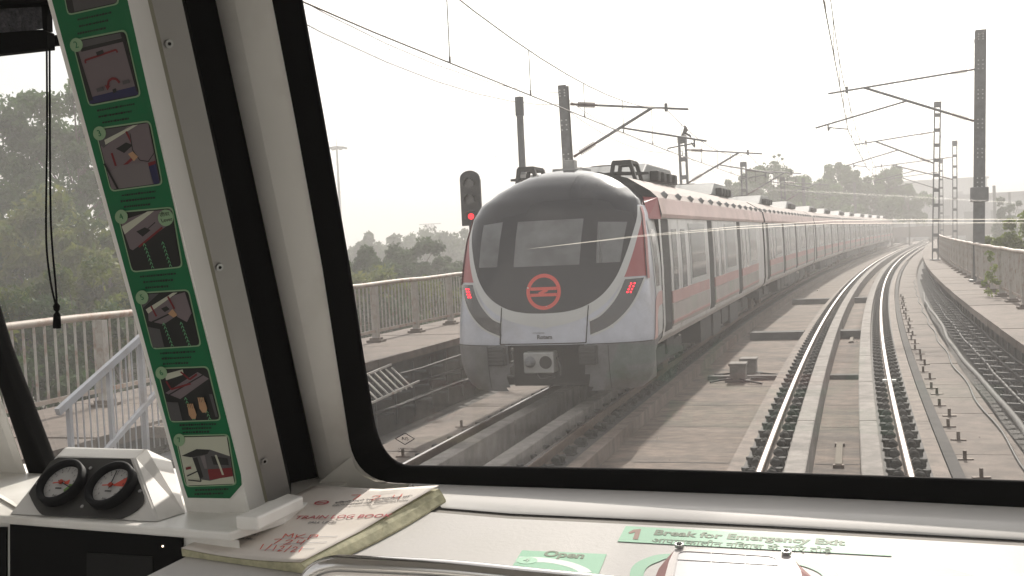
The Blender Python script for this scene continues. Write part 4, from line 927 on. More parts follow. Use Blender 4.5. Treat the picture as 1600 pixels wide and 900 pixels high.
# ---------------------------------------------------------------- the driver's cab the picture is taken from
DV = pray(1166, 4000); DV = DV/DV.z                   # the rake of the windscreen: direction of all pillar edges, per metre up
WA = Vector((-.641, 1.497, 2.15)); WB = Vector((.209, 1.415, 2.15)); WE = (WB-WA).normalized()
WN = DV.cross(WE).normalized()
if WN.y > 0: WN = -WN                                 # towards the viewer
WP = Plane(WA, WN)
QN = Vector((0, -.14, 1)); QP = Plane((0, 1.32, 2.13), QN)    # top of the emergency door panel, falling gently to the viewer
MT.update(
    cream=mat('cab_cream_gelcoat', (.60, .585, .56), .42, var=.03, vscale=3, coat=.15, spec=.35, stain=(.55, .53, .49), sscale=2, samt=.3),
    creamp=mat('door_panel_gelcoat', (.56, .54, .525), .55, var=.03, vscale=3, spec=.2, stain=(.50, .485, .45), sscale=2.5, samt=.4, bump=.05, bscale=150),
    cream2=mat('cab_pillar_gelcoat', (.86, .845, .81), .38, var=.03, vscale=5, stain=(.5, .47, .42), sscale=2.2, samt=.6), alu=mat('pillar_aluminium', (.30, .29, .28), .45, .5, var=.06, vscale=8),
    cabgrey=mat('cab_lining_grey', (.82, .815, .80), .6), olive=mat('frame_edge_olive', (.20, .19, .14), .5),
    gasket=mat('rubber_gasket', (.004, .004, .0042), .75, spec=.08), chrome=mat('chrome', (.62, .60, .58), .16, 1.0), screw=mat('screw_steel', (.4, .4, .4), .35, .9),
    sgreen=mat('strip_green', (.0, .125, .042), .38), spale=mat('strip_pale_green', (.24, .37, .22), .4), sdark=mat('print_black', (.012, .012, .012), .5), sgrey=mat('print_grey', (.16, .14, .145), .45), sgrey2=mat('print_mid_grey', (.075, .072, .075), .45),
    sred=mat('print_red', (.16, .012, .016), .45), smauve=mat('print_mauve', (.155, .125, .135), .45), sskin=mat('print_skin', (.42, .25, .14), .5), sblue=mat('print_navy', (.02, .02, .07), .5), sgrn2=mat('print_leaf_green', (.14, .42, .2), .5), swhite=mat('print_cream', (.46, .47, .38), .5),
    kgreen=mat('sticker_green', (.27, .52, .36), .55, spec=.25), kpale=mat('sticker_pale_green', (.46, .60, .49), .55, spec=.25), ktext=mat('sticker_grey_text', (.20, .24, .18), .6, spec=.2), knum=mat('sticker_brown_numeral', (.30, .19, .15), .6, spec=.2),
    paper=mat('paper', (.70, .65, .60), .75, var=.04, vscale=14, stain=(.56, .48, .4), sscale=9, samt=.4), pageedge=mat('page_edges', (.44, .42, .28), .8, var=.25, vscale=90), inkred=mat('red_ink', (.62, .06, .03), .6), inkdark=mat('dark_ink', (.07, .065, .07), .7), inkcrim=mat('crimson_print', (.42, .04, .06), .6), inkblue=mat('pale_blue_ink', (.42, .43, .5), .7),
    gface=mat('gauge_dial', (.42, .41, .40), .5), plate=mat('gauge_plate', (.022, .021, .019), .45, var=.2, vscale=20), gred=mat('dial_red', (.55, .07, .04), .5), ggreen=mat('dial_green', (.12, .25, .05), .5),
    blind=mat('blind_cloth', (.075, .075, .085), .9, var=.5, vscale=160, bump=.4, bscale=300), pinkm=mat('box_pink_edge', (.36, .19, .185), .5, spec=.3), boxw=mat('box_white', (.55, .51, .50), .5, spec=.25), boxg=mat('box_window', (.46, .46, .49), .35, spec=.3),
    screen=mat('dark_monitor', (.004, .004, .004), .3), mono=mat('console_black', (.005, .005, .005), .7, spec=.08), ledw=mat('led_white', (.9, .8, .7), .4, emit=(1, .8, .6), estr=4))
cab = thing('driver_cab', 'white and black driver cab interior with raked pillars and windscreens around the viewer', 'train cab', loc=(-.14, 0, 1.13))
def onW(x, y, lift=0.0): return WP.px(x, y, lift)
def Q(x, y, lift=0.0): return QP.px(x, y, lift)
def line(p, q, k):                                    # k points along a photo line
    return [(p[0]+(q[0]-p[0])*i/k, p[1]+(q[1]-p[1])*i/k) for i in range(k+1)]
def slab(pts, n, th, mb, mi=0):                       # plate with its face through pts, thickness away from n
    return mb.prism(pts, -Vector(n)*th, mi)
def arc(c, p, q, k=8):                                # quarter rounded corner from p to q with corner point c
    return [((1-t)**2*p[0]+2*t*(1-t)*c[0]+t*t*q[0], (1-t)**2*p[1]+2*t*(1-t)*c[1]+t*t*q[1]) for t in [i/k for i in range(k+1)]]
def loop(mb, outer, inner, n, th, mi=0):              # flat frame between two outlines with equal counts
    k = len(outer); vs = outer + inner + [p-Vector(n)*th for p in outer] + [p-Vector(n)*th for p in inner]; fs = []
    for i in range(k):
        j = (i+1) % k; fs += [(i, j, k+j, k+i), (2*k+i, 3*k+i, 3*k+j, 2*k+j), (i, 2*k+i, 2*k+j, j), (k+i, k+j, 3*k+j, 3*k+i)]
    mb.add(vs, fs, mi)
# -- centre windscreen: glass outline and gasket on the windscreen plane, mirrored edge on the far right
def wpt(a, b): return WA + WE*a + DV*b                # a metres along the sill, b metres up
def wco(p):                                           # inverse of wpt
    r = p-WA; A = np.array([[WE.x, DV.x], [WE.y, DV.y], [WE.z, DV.z]]); s, *_ = np.linalg.lstsq(A, np.array(r), rcond=None); return s
GL = [(470, 0), (503, 180), (545, 420), (566, 555), (582, 652)] ; GC = arc((594, 727), (582, 652), (640, 729.5), 8)[1:]; GB = [(800, 731.5), (1000, 735), (1200, 740.5), (1400, 747), (1600, 754)]
OL = [(424, 0), (459, 180), (503, 420), (524, 555), (545, 690)]; OC = arc((556, 754), (545, 690), (622, 756), 8)[1:]; OB = [(800, 761.5), (1000, 768), (1200, 775), (1400, 784), (1600, 794)]
gin = [wco(onW(*p)) for p in GL+GC+GB]; gout = [wco(onW(*p)) for p in OL+OC+OB]
a0i, a0o = gin[0], gout[0]
TOPI, TOPO = 1.0, 1.05
def closed(lst, top, r):
    aL = lst[0][0] + (lst[4][0]-lst[0][0])/(lst[4][1]-lst[0][1])*(top-lst[0][1])
    e = lst[-1]; e2 = lst[-2]; sl = (e[1]-e2[1])/(e[0]-e2[0])
    aR = .85 + .115 + r
    bR = e[1] + sl*(aR-e[0])
    pts = [(aL, top)] + [tuple(p) for p in lst] + [(aR-.05, bR-sl*.05), (aR, bR+.06), (aR, top)]
    return pts
ci = closed(gin, TOPI, 0); co = closed(gout, TOPO, .06)
def away(p, d): return p + (p-EYEP)*d                 # the lower lip of the gasket lies flatter than the pane
lip = [0]*len(ci); nG = 1+len(GL)
for i in range(len(ci)): lip[i] = 0 if i < nG else (.010*min(1, (i-nG+1)/7) if i < len(ci)-2 else 0)
m = MB(); loop(m, [wpt(*p) for p in co], [away(wpt(*p), l) for p, l in zip(ci, lip)], WN, .006); m.build('windscreen_gasket', MT['gasket'], cab, bevel=.002)
gm = glass_mat('windscreen_glass', .02, 1.0, (.95, .965, .955), True, 1)
def pane(name, pts, parent=cab, mt=None):
    m = MB(); m.poly(pts); return m.build(name, mt or gm, parent)
ws = pane('windscreen_pane', [wpt(*p)-WN*.006 for p in ci])
# etched maker's mark in the lower left corner of the pane
m = MB()
def on_pane(x, y, l=.002): return onW(x, y) - WN*(.006-l)
dm = [(616, 688), (631, 679), (646, 688), (631, 697)]
for i in range(4): 
    p, q = dm[i], dm[(i+1) % 4]; m.bar(on_pane(*p), on_pane(*q), .0012, .0004, 0, WN)
m.build('pane_mark', MT['inkdark'], ws)
wx = (on_pane(660, 690)-on_pane(600, 688.5)).normalized()
text('pane_mark', 'AIS', .0085, basis(on_pane(631, 688), wx, DV), MT['inkdark'], ws, ext=.0001)
text('pane_mark', 'LAMINATED\nSAFETY GLASS', .0048, basis(on_pane(634, 706), wx, DV), MT['inkdark'], ws, ext=.0001)
scr = bpy.data.materials.new('glass_streak'); scr.use_nodes = True; N = scr.node_tree.nodes; N.clear(); ou = N.new('ShaderNodeOutputMaterial'); t1 = N.new('ShaderNodeBsdfTransparent'); t2 = N.new('ShaderNodeBsdfTranslucent'); t2.inputs[0].default_value = (.9, .86, .78, 1); mx = N.new('ShaderNodeMixShader'); mx.inputs[0].default_value = .55
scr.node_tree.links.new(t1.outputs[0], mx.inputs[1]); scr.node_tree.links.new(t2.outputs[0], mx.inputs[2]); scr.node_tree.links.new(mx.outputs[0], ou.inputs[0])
m = MB()  # two thin pale translucent streaks across the pane
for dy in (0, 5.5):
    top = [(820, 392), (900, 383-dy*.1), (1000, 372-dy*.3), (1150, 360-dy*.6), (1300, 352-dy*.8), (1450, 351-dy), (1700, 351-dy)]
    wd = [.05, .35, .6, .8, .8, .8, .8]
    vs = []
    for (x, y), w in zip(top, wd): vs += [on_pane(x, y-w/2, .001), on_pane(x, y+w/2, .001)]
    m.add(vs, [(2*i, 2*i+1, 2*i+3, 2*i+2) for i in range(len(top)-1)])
m.build('pane_streak', scr, ws)
# -- white door frame around the gasket (left stile), its olive edge, and the sill below
SL = lambda y, x0, x1, y1=780: x0 + (x1-x0)*y/y1
fo = [wco(onW(x, y)) for x, y in ((330, 0), (500, 780))]
sl_ = (fo[1][0]-fo[0][0])/(fo[1][1]-fo[0][1])
def stile(b): return (fo[0][0]+sl_*(b-fo[0][1]), b)
m = MB(); top = 1.16; lo = -.02
o2 = [(p[0], p[1]) for p in co]
# left stile quads between frame edge and gasket outline
left = [p for p in co[:14]]
vs = []
for p in left: vs += [wpt(*stile(p[1]))+WE*.030-WN*.004, wpt(*p)-WN*.004]
k = len(left); m.add(vs, [(2*i, 2*i+2, 2*i+3, 2*i+1) for i in range(k-1)], 0, False)
aR = co[-1][0]; rt_ = lambda b: aR+.11
vs = [wpt(stile(TOPO)[0], TOPO)-WN*.004, wpt(aR+.11, TOPO)-WN*.004, wpt(aR+.11, top)-WN*.004, wpt(stile(top)[0], top)-WN*.004]; m.add(vs, [(0, 1, 2, 3)])
vs = [wpt(aR, -.1)-WN*.004, wpt(aR+.11, -.1)-WN*.004, wpt(aR+.11, TOPO)-WN*.004, wpt(aR, TOPO)-WN*.004]; m.add(vs, [(0, 1, 2, 3)])
fr = m.build('door_frame', MT['cream2'], cab)
# a rounded return of the stile towards the left and the olive edge
m = MB(); vs = []
for b in (-.03, .3, .7, top):
    p = wpt(*stile(b)); vs += [p+WE*.030-WN*.004, p+WE*.014-WN*.0065, p-WE*.004-WN*.015]
m.add(vs, [(3*i+j, 3*i+3+j, 3*i+4+j, 3*i+1+j) for i in range(3) for j in range(2)], 0, True); m.build('frame_bevel', MT['cream2'], cab)
m = MB(); vs = []
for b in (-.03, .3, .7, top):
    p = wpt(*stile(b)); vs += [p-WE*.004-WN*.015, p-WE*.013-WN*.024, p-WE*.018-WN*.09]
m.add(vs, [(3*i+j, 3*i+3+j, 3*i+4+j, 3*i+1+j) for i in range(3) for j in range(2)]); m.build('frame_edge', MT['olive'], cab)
# -- pillar: section points at the bottom, carried up along the rake
def edge(x, y, Y, b0, b1):                            # line through a photo point at depth Y parallel to the rake
    d = pray(x, y); p = EYEP + d*(Y/d.y); s = (2.15-p.z); p = p + DV*s
    return p+DV*b0, p+DV*b1
def pillar_strip(name, pa, pb, mt, b0=-.0, b1=1.2):
    A = edge(*pa, b0, b1); B = edge(*pb, b0, b1); m = MB(); m.add([A[0], B[0], B[1], A[1]], [(0, 1, 2, 3)]); return m.build(name, mt, cab)
YP = 1.30
pil_n = None
A = edge(287, 780, YP, -.02, 1.2); B = edge(386, 780, YP, -.02, 1.2); C = edge(413, 780, 1.365, -.02, 1.2); D = edge(418, 780, 1.375, -.02, 1.2); E_ = edge(456, 780, 1.41, -.02, 1.2); F = edge(460, 780, 1.50, -.03, 1.2); G = edge(545, 780, 1.60, -.03, 1.2)
A2 = (A[0]+Vector((-.03, .22, 0)), A[1]+Vector((-.03, .22, 0)))
def quad(name, a, b, mt): m = MB(); m.add([a[0], b[0], b[1], a[1]], [(0, 1, 2, 3)]); return m.build(name, mt, cab)
pil = quad('pillar', A, B, MT['cream2']); 
quad('pillar_flank', A2, A, MT['cream2']); quad('pillar_trim', B, C, MT['cream']); quad('pillar_seam', C, D, MT['olive']); alu = quad('pillar_cover', D, E_, MT['alu']); quad('pillar_cover_edge', E_, F, MT['gasket']); quad('door_seal', F, G, MT['gasket'])
CP = Plane(D[0], (E_[0]-D[0]).cross(DV)); 
if CP.n.y > 0: CP.n = -CP.n
for x, y in ((263, 68), (342, 417), (412, 720)):
    c = CP.px(x, y, .001); m = MB(); m.disc(c, CP.n, .0048, .002, 16); s_ = m.build('screw', MT['screw'], alu)
    m = MB(); m.disc(c+CP.n*.002, CP.n, .0022, .0006, 6); m.build('screw_recess', MT['blackm'], s_) if False else m.build('screw', MT['blackm'], alu)
# -- instruction strip on the pillar
PN = (B[0]-A[0]).cross(DV).normalized()
if PN.y > 0: PN = -PN
PP = Plane(A[0], PN)
strip = thing('instruction_strip', 'long green emergency instruction strip with seven pictures on the raked white pillar', 'sign', loc=PP.px(292, 777))
def pp(pts, name, mt, lift, parent, th=.0003):
    m = MB(); m.prism([PP.px(x, y, lift) for x, y in pts], PN*th)
    return m.build(name, mt, parent)
back = pp([(62, -70), (186, -70), (200, 0), (290, 400), (377, 741), (378, 757), (360, 778), (294, 777), (288, 760), (82, 0)], 'strip_backing', MT['sgreen'], .0008, strip)
def rquad(c, r=.09, k=5):                             # rounded quad outline from its four corners
    out = []
    for i in range(4):
        p0, p1, p2 = c[i-1], c[i], c[(i+1) % 4]; a = tuple(p1[d]+(p0[d]-p1[d])*r for d in (0, 1)); b = tuple(p1[d]+(p2[d]-p1[d])*r for d in (0, 1)); out += arc(p1, a, b, k)
    return out
def inset(c, f):
    mx_ = sum(p[0] for p in c)/4; my = sum(p[1] for p in c)/4; return [(p[0]+(mx_-p[0])*f, p[1]+(my-p[1])*f) for p in c]
PICS = [[(88, -75), (170, -92), (188, 6), (107, 24)], [(113, 62), (198, 45), (222, 150), (140, 166)], [(149, 200), (236, 187), (256, 288), (174, 299)], [(183, 330), (271, 322), (287, 417), (207, 425)], [(216, 456), (296, 451), (316, 540), (239, 545)], [(246, 574), (326, 571), (347, 656), (267, 659)], [(274, 679), (358, 677), (371, 757), (291, 760)]]
def bil(c, u, v): return tuple((c[0][d]*(1-u)+c[1][d]*u)*(1-v)+(c[3][d]*(1-u)+c[2][d]*u)*v for d in (0, 1))
exu = (PP.px(350, 400)-PP.px(300, 408)).normalized()
for i, c in enumerate(PICS):
    o = pp(rquad(c), 'picture', MT['spale'], .0014, strip)
    pp(rquad(inset(c, .045)), 'picture_border', MT['sdark'], .0018, o)
    g = inset(c, .075); Lh = [.0022]
    def sh(pts, mt, nm='drawing'):
        Lh[0] += .0001; return pp([bil(g, u, v) for u, v in pts], nm, MT[mt], Lh[0], o, .0001)
    def arrow(ps, w, mt):
        for a, b in zip(ps[:-1], ps[1:]):
            dx, dy = b[0]-a[0], b[1]-a[1]; l = math.hypot(dx, dy); nx, ny = -dy/l*w, dx/l*w; sh([(a[0]+nx, a[1]+ny), (b[0]+nx, b[1]+ny), (b[0]-nx, b[1]-ny), (a[0]-nx, a[1]-ny)], mt)
    full = [(0, 0), (1, 0), (1, 1), (0, 1)]
    if i == 0: sh(full, 'sgrey2'); sh([(.0, .0), (.12, 0), (.12, 1), (0, 1)], 'sdark')
    if i == 1:
        sh(full, 'smauve'); sh([(0, 0), (1, 0), (1, .07), (0, .12)], 'sgrey2'); sh([(.1, .11), (1, .08), (1, .14), (.1, .17)], 'sdark'); sh([(0, .9), (1, .86), (1, 1), (0, 1)], 'sblue'); sh([(0, .1), (.04, .1), (.09, .95), (0, .95)], 'sdark'); sh([(.93, 0), (1, 0), (1, .95), (.98, .95)], 'sdark')
        arrow([(.13, .36), (.13, .31), (.78, .24), (.79, .29)], .016, 'sred'); sh([(.38, .22), (.52, .2), (.53, .26), (.39, .28)], 'sdark')
        arrow([(.45, .78), (.49, .7), (.57, .67), (.65, .69), (.7, .76)], .02, 'sred'); sh([(.4, .75), (.5, .78), (.43, .84)], 'sred'); sh([(.22, .78), (.36, .77), (.36, .83), (.22, .84)], 'sgrey2'); sh([(.76, .74), (.9, .73), (.9, .79), (.76, .8)], 'sgrey2'); sh([(.53, .84), (.6, .83), (.6, .89), (.53, .9)], 'sdark')
    if i == 2:
        sh(full, 'smauve'); sh([(0, 0), (.6, 0), (.05, .3), (0, .25)], 'sgrey2'); sh([(.1, .17), (.7, -.0), (.8, 0), (.1, .25)], 'swhite'); sh([(.28, .34), (.5, .26), (.62, .32), (.42, .43)], 'sdark'); arrow([(.18, .4), (.2, .62)], .02, 'sred'); arrow([(.55, .08), (.62, .3)], .02, 'sred'); arrow([(.28, .68), (.72, .45)], .022, 'sred')
        sh([(.05, .7), (.3, .62), (.85, .62), (.85, 1), (.1, 1)], 'sgrey'); sh([(.6, .1), (1, 0), (1, .62), (.82, .65), (.6, .55)], 'smauve'); arrow([(.62, .12), (.6, .4), (.7, .58), (.86, .62), (1, .5)], .007, 'sdark'); sh([(.5, .45), (.6, .42), (.68, .52), (.58, .58)], 'sskin'); sh([(.85, .64), (1, .62), (1, .67), (.85, .7)], 'sred'); sh([(.85, .7), (1, .67), (1, 1), (.88, 1)], 'sblue'); arrow([(0, .55), (.14, 1)], .02, 'sdark')
    if i == 3:
        sh(full, 'sdark'); sh([(0, .12), (.6, 0), (1, 0), (1, .22), (.1, .65), (.05, .62)], 'smauve'); sh([(0, .22), (.55, 0), (.68, 0), (.02, .36)], 'swhite'); sh([(.26, .33), (.44, .27), (.54, .33), (.36, .43)], 'sdark'); arrow([(.46, .32), (.66, .2)], .008, 'sdark'); arrow([(.24, .6), (.78, .3)], .018, 'sred')
    if i == 4:
        sh(full, 'sdark'); sh([(0, 0), (.4, 0), (0, .25)], 'sgrey2'); sh([(.1, .25), (.85, .02), (.95, .3), (.35, .58), (.05, .5)], 'smauve'); sh([(.05, .28), (.7, .0), (.8, .0), (.08, .36)], 'swhite'); arrow([(.12, .52), (.62, .36)], .014, 'sdark'); arrow([(.18, .22), (.24, .42)], .018, 'sred'); arrow([(.58, .06), (.66, .3)], .018, 'sred'); sh([(.38, .28), (.5, .24), (.56, .3), (.44, .35)], 'sdark'); sh([(.5, .38), (.62, .3), (.7, .42), (.6, .46)], 'sskin'); sh([(.7, .05), (.96, 0), (1, .4), (.86, .56), (.68, .45)], 'smauve'); sh([(0, .6), (.25, .66), (.25, 1), (0, 1)], 'sgrey2')
    if i == 5:
        sh(full, 'sdark'); sh([(.1, .08), (.5, .0), (.5, .1), (.1, .2)], 'swhite'); sh([(.02, .45), (.8, .06), (1, .2), (.3, .58)], 'smauve'); arrow([(.06, .5), (.9, .12)], .012, 'sdark'); arrow([(.1, .22), (.16, .38), (.6, .28)], .018, 'sred'); arrow([(.45, .04), (.6, .2), (.78, .1)], .018, 'sred'); sh([(.0, .62), (.24, .64), (.24, 1), (0, 1)], 'sgrey2'); sh([(.93, .5), (1, .5), (1, .95), (.95, .95)], 'sgrey2')
    if i in (3, 4, 5):
        for xx in ((.36, .74) if i < 5 else (.42, .76)):
            for q in range(7):
                v = .54+q*.066; sx = xx+.012*q; sh([(sx-.03, v+.05), (sx, v), (sx+.03, v+.05), (sx+.025, v+.062), (sx, v+.02), (sx-.025, v+.062)], 'sgrn2')
    if i == 5:
        for xx, yy in ((.5, .76), (.76, .64)):
            sh([(xx-.07, yy), (xx+.07, yy), (xx+.08, yy+.12), (xx+.04, yy+.2), (xx-.04, yy+.2), (xx-.08, yy+.12)], 'sskin')
            for q in range(4): sh([(xx-.065+q*.035, yy-.1), (xx-.043+q*.035, yy-.1), (xx-.04+q*.035, yy), (xx-.066+q*.035, yy)], 'sskin')
    if i == 6:
        sh(full, 'swhite'); sh([(.22, .38), (.62, .27), (1, .42), (1, .82), (.5, .92), (.3, .88)], 'sgrey2'); sh([(.02, .38), (.35, .25), (.62, .27), (.55, .36), (.2, .42)], 'sdark'); sh([(.5, .68), (1, .66), (1, .84), (.5, .9)], 'sred'); sh([(.24, .44), (.33, .42), (.38, .84), (.3, .86)], 'sdark'); sh([(.4, .4), (.5, .38), (.5, .66), (.44, .66)], 'sgrey'); sh([(.62, .4), (.95, .46), (.95, .6), (.64, .58)], 'sdark'); sh([(.7, .38), (.74, .38), (.82, .8), (.78, .8)], 'swhite'); arrow([(.05, .8), (.3, .7), (.32, .92), (.06, .88)], .012, 'sdark'); sh([(.06, .62), (.17, .6), (.17, .65), (.06, .67)], 'sred')
    cn = bil(c, .08, .08) if i else None
    if cn:
        R0 = 10 if i < 5 else 9
        pp([(cn[0]+R0*math.cos(a), cn[1]+R0*1.1*math.sin(a)) for a in [2*math.pi*k/18 for k in range(18)]], 'numeral_disc', MT['spale'], .0032, o)
        text('numeral', str(i+1), .0105, basis(PP.px(cn[0], cn[1], .0037), exu, DV), MT['sgreen'], o, ext=.0001)
    if i == 3:
        bc = bil(c, .86, .16); pp([(bc[0]+12*math.cos(a), bc[1]+13*math.sin(a)) for a in [2*math.pi*k/18 for k in range(18)]], 'bubble', MT['spale'], .0036, o)
        text('bubble_text', 'लीवर\nLever', .0068, basis(PP.px(bc[0], bc[1]-1, .0041), exu, DV), MT['sdark'], o, ext=.0001)
    nx_ = PICS[i+1] if i < 6 else [(298, 782), (372, 780), (0, 0), (0, 0)]
    rnd = random.Random(i)
    for j in range(3 if i < 6 else 2):                # worn caption lines, too small to read
        t = (j+.9)/3.6; l0 = tuple(c[3][d]*(1-t)+nx_[0][d]*t for d in (0, 1)); r0 = tuple(c[2][d]*(1-t)+nx_[1][d]*t for d in (0, 1)); m = MB(); u = .12+.06*rnd.random()
        while u < .82-.1*j:
            w = rnd.uniform(.015, .05); q = [tuple(l0[d]*(1-v)+r0[d]*v for d in (0, 1)) for v in (u, u+w)]; hh = rnd.uniform(1.2, 2.0)
            m.prism([PP.px(q[0][0], q[0][1]-hh, .0016), PP.px(q[1][0], q[1][1]-hh, .0016), PP.px(q[1][0], q[1][1]+hh*.7, .0016), PP.px(q[0][0], q[0][1]+hh*.7, .0016)], PN*.0001); u += w+.012
        m.build('caption_line', MT['sdark'], strip)
# -- sill, emergency door panel
seam = [Q(x, y) for x, y in ((300, 776), (480, 784), (690, 793), (800, 802), (1000, 811), (1200, 821), (1400, 832), (1600, 843), (1800, 855), (1990, 867))]
gk = [onW(x, y, -.002) for x, y in ((300, 742), (480, 753), (640, 757), (800, 761.5), (1000, 768), (1200, 775), (1400, 784), (1600, 794), (1800, 804), (1990, 815))]
m = MB(); vs = []
for a, b in zip(gk, seam):
    for t, dz in ((0, 0), (.1, .001), (.5, .002), (.96, .0012), (1, -.0005)): p = a.lerp(b, t); vs.append(p+Vector((0, 0, dz)))
k = len(seam); m.add(vs[10:], [(5*i+j, 5*i+j+1, 5*i+6+j, 5*i+5+j) for i in range(k-3) for j in range(4)], 0, True); m.build('window_sill', MT['cream'], cab)
s2 = [p - Vector((0, .018, .0025)) for p in seam]
m = MB(); m.add([p+Vector((0, .004, -.0025)) for p in seam[1:]]+[p+Vector((0, -.008, -.0022)) for p in s2[1:]], [(i, i+1, k+i, k-1+i) for i in range(k-2)]); m.build('panel_seam', mat('seam_sealant', (.20, .185, .165), .8), cab)
lf = [Q(487, 781), Q(430, 800), Q(330, 850), Q(180, 925)]
m = MB(); fr_pts = [Vector((p.x, .86, 2.13+.14*(.86-1.32))) for p in s2]
top_ = [Q(489, 786)] + s2[2:]
m.poly(top_ + [Vector((.75, .86, 2.0656)), Vector((-.63, .86, 2.0656)), Q(180, 925), Q(330, 850)][0:])
pn = m.build('emergency_door_panel', MT['creamp'], cab)
m = MB(); m.add([Vector((-.63, .86, 2.065)), Vector((.75, .86, 2.065)), Vector((.75, .82, 1.2)), Vector((-.63, .82, 1.2))], [(0, 1, 2, 3)]); 
e = [Q(489, 786), Q(330, 850), Q(180, 925), Vector((-.63, .86, 2.0656))]; m.add(e+[p+Vector((0, 0, -.5)) for p in e], [(i, i+1, 5+i, 4+i) for i in range(3)]); m.build('door_panel_front', MT['cream'], cab)
# small fillet where the stile meets the sill
m = MB(); vs = []
c1 = [(502, 748), (507, 762), (522, 773), (548, 781), (610, 787)]; c2 = [(549, 714), (554, 732), (567, 746), (590, 755), (640, 758)]
for a, b in zip(c1, c2): vs += [WP.px(a[0], a[1], .012), WP.px((a[0]+b[0])/2, (a[1]+b[1])/2, .004), WP.px(b[0], b[1], -.002)]
m.add(vs, [(3*i+j, 3*i+3+j, 3*i+4+j, 3*i+1+j) for i in range(4) for j in range(2)], 0, True); m.build('frame_fillet', MT['cream2'], cab)
# hinge block and ledge
def boxpx(pts, z, th, mt, name, parent=cab, bev=.003):
    m = MB(); m.prism([on_z(x, y, z) for x, y in pts], (0, 0, -th)); return m.build(name, mt, parent, bevel=bev)
boxpx([(367, 806), (402, 808), (474, 775), (450, 770)], 2.166, .018, MT['cream2'], 'hinge_block')
LZ = 2.15
led = [on_z(-60, 801, LZ), on_z(360, 832, LZ), Vector((-.70, 1.30, LZ)), Vector((-.70, 1.56, LZ)), Vector((-1.50, 1.62, LZ))]
m = MB(); m.prism(led, (0, 0, -.012)); m.build('ledge', MT['cream2'], cab, bevel=.003)
fl_, frr = on_z(-60, 801, LZ), on_z(365, 832, LZ)
m = MB(); a, b = fl_+Vector((0, .012, -.013)), frr+Vector((0, .012, -.013)); m.add([a, b, b+Vector((0, 0, -.9)), a+Vector((0, 0, -.9))], [(0, 1, 2, 3)]); cons = m.build('console_front', MT['cream2'], cab)
CF = Plane(a, (b-a).cross(Vector((0, 0, 1)))); 
if CF.n.y > 0: CF.n = -CF.n
m = MB(); m.prism([CF.px(x, y, .001) for x, y in ((19, 818), (288, 840), (288, 960), (19, 960))], CF.n*.003); mon = m.build('monitor', MT['mono'], cab)
m = MB(); m.prism([CF.px(x, y, .0045) for x, y in ((140, 862), (243, 868), (243, 960), (140, 960))], CF.n*.001); m.build('monitor_screen', mat('screen_grey', (.01, .01, .01), .35, spec=.2), mon)
m = MB(); m.prism([CF.px(x, y, .001) for x, y in ((-80, 822), (13, 823), (13, 960), (-80, 960))], CF.n*.003); m.build('monitor', MT['mono'], cab)
m = MB(); m.prism([CF.px(x, y, .001) for x, y in ((290, 852), (312, 852), (330, 960), (290, 960))], CF.n*.003); m.build('switch_recess', MT['mono'], cab)
m = MB(); m.disc(CF.px(258, 852, .004), CF.n, .0012, .001, 8); m.build('indicator_led', MT['ledw'], mon)
# -- left window: gasket strip, white corner panel, glass
LPn = Plane(edge(287, 780, 1.52, 0, 1)[0], WN)
def LP(x, y, l=0.0): return LPn.px(x, y, l)
win = [(72, 738), (86, 757), (120, 764), (330, 790), (150, -40), (-190, -40), (-160, 40), (0, 552)]
wout = [(44, 744), (66, 776), (110, 786), (350, 812), (165, -70), (-250, -70), (-215, 40), (0, 612)]
m = MB(); loop(m, [LP(*p) for p in wout], [LP(*p) for p in win], WN, .03); m.build('side_window_gasket', MT['gasket'], cab, bevel=.004)
gm2 = glass_mat('side_window_glass', .018, 1.0, (.92, .94, .93), True, 1)
pane('side_window_pane', [LP(x, y, -.02) for x, y in win], cab, gm2)
m = MB(); m.add([LP(0, 612, .002), LP(44, 744, .002), LP(66, 776, .002), LP(60, 812, .006), LP(-260, 812, .006), LP(-260, -70, .002), LP(-215, 40, .002)], [(0, 1, 2, 3, 4, 5, 6)]); m.build('corner_panel', MT['cream2'], cab)
m = MB(); pts = [(-40, 742), (0, 748), (34, 768), (60, 775)]; vs = []
for x, y in pts: vs += [LP(x, y, .004), on_z(x-6, y+26, LZ+.004)]
m.add(vs, [(2*i, 2*i+1, 2*i+3, 2*i+2) for i in range(3)], 0, True); m.build('corner_fillet', MT['cream2'], cab)
# roof, walls, floor: unseen shell, pale, with side windows enlarged to brighten the cab
cx, hw = -.14, 1.36; ztop = 3.42
def xp(a): return wpt(a, 0)
tL = wpt(stile(1.16)[0]-.55, 1.16); tR = wpt(aR+.75, 1.16)
m = MB(); m.box((cx, -.33, ztop), (2*hw+.04, 2*(1.05+.35), .04)); m.add([Vector((cx-hw, 1.02, ztop-.02)), Vector((cx+hw, 1.02, ztop-.02)), tR, tL], [(0, 1, 2, 3)]); 
m.build('cab_ceiling', MT['cabgrey'], cab)
m = MB(); m.box((cx, .1, 1.11), (2*hw, 3.3, .04)); m.build('cab_floor', mat('cab_floor_grey', (.5, .5, .49), .7), cab)
m = MB(); m.box((cx, -1.6, 1.5), (2*hw, .04, .8)); m.box((cx, -1.6, 3.27), (2*hw, .04, .3)); m.box((cx-hw+.1, -1.6, 2.5), (.2, .04, 1.3)); m.box((cx+hw-.1, -1.6, 2.5), (.2, .04, 1.3)); m.box((cx, -1.6, 2.5), (.12, .04, 1.3)); m.build('back_wall', MT['cabgrey'], cab)
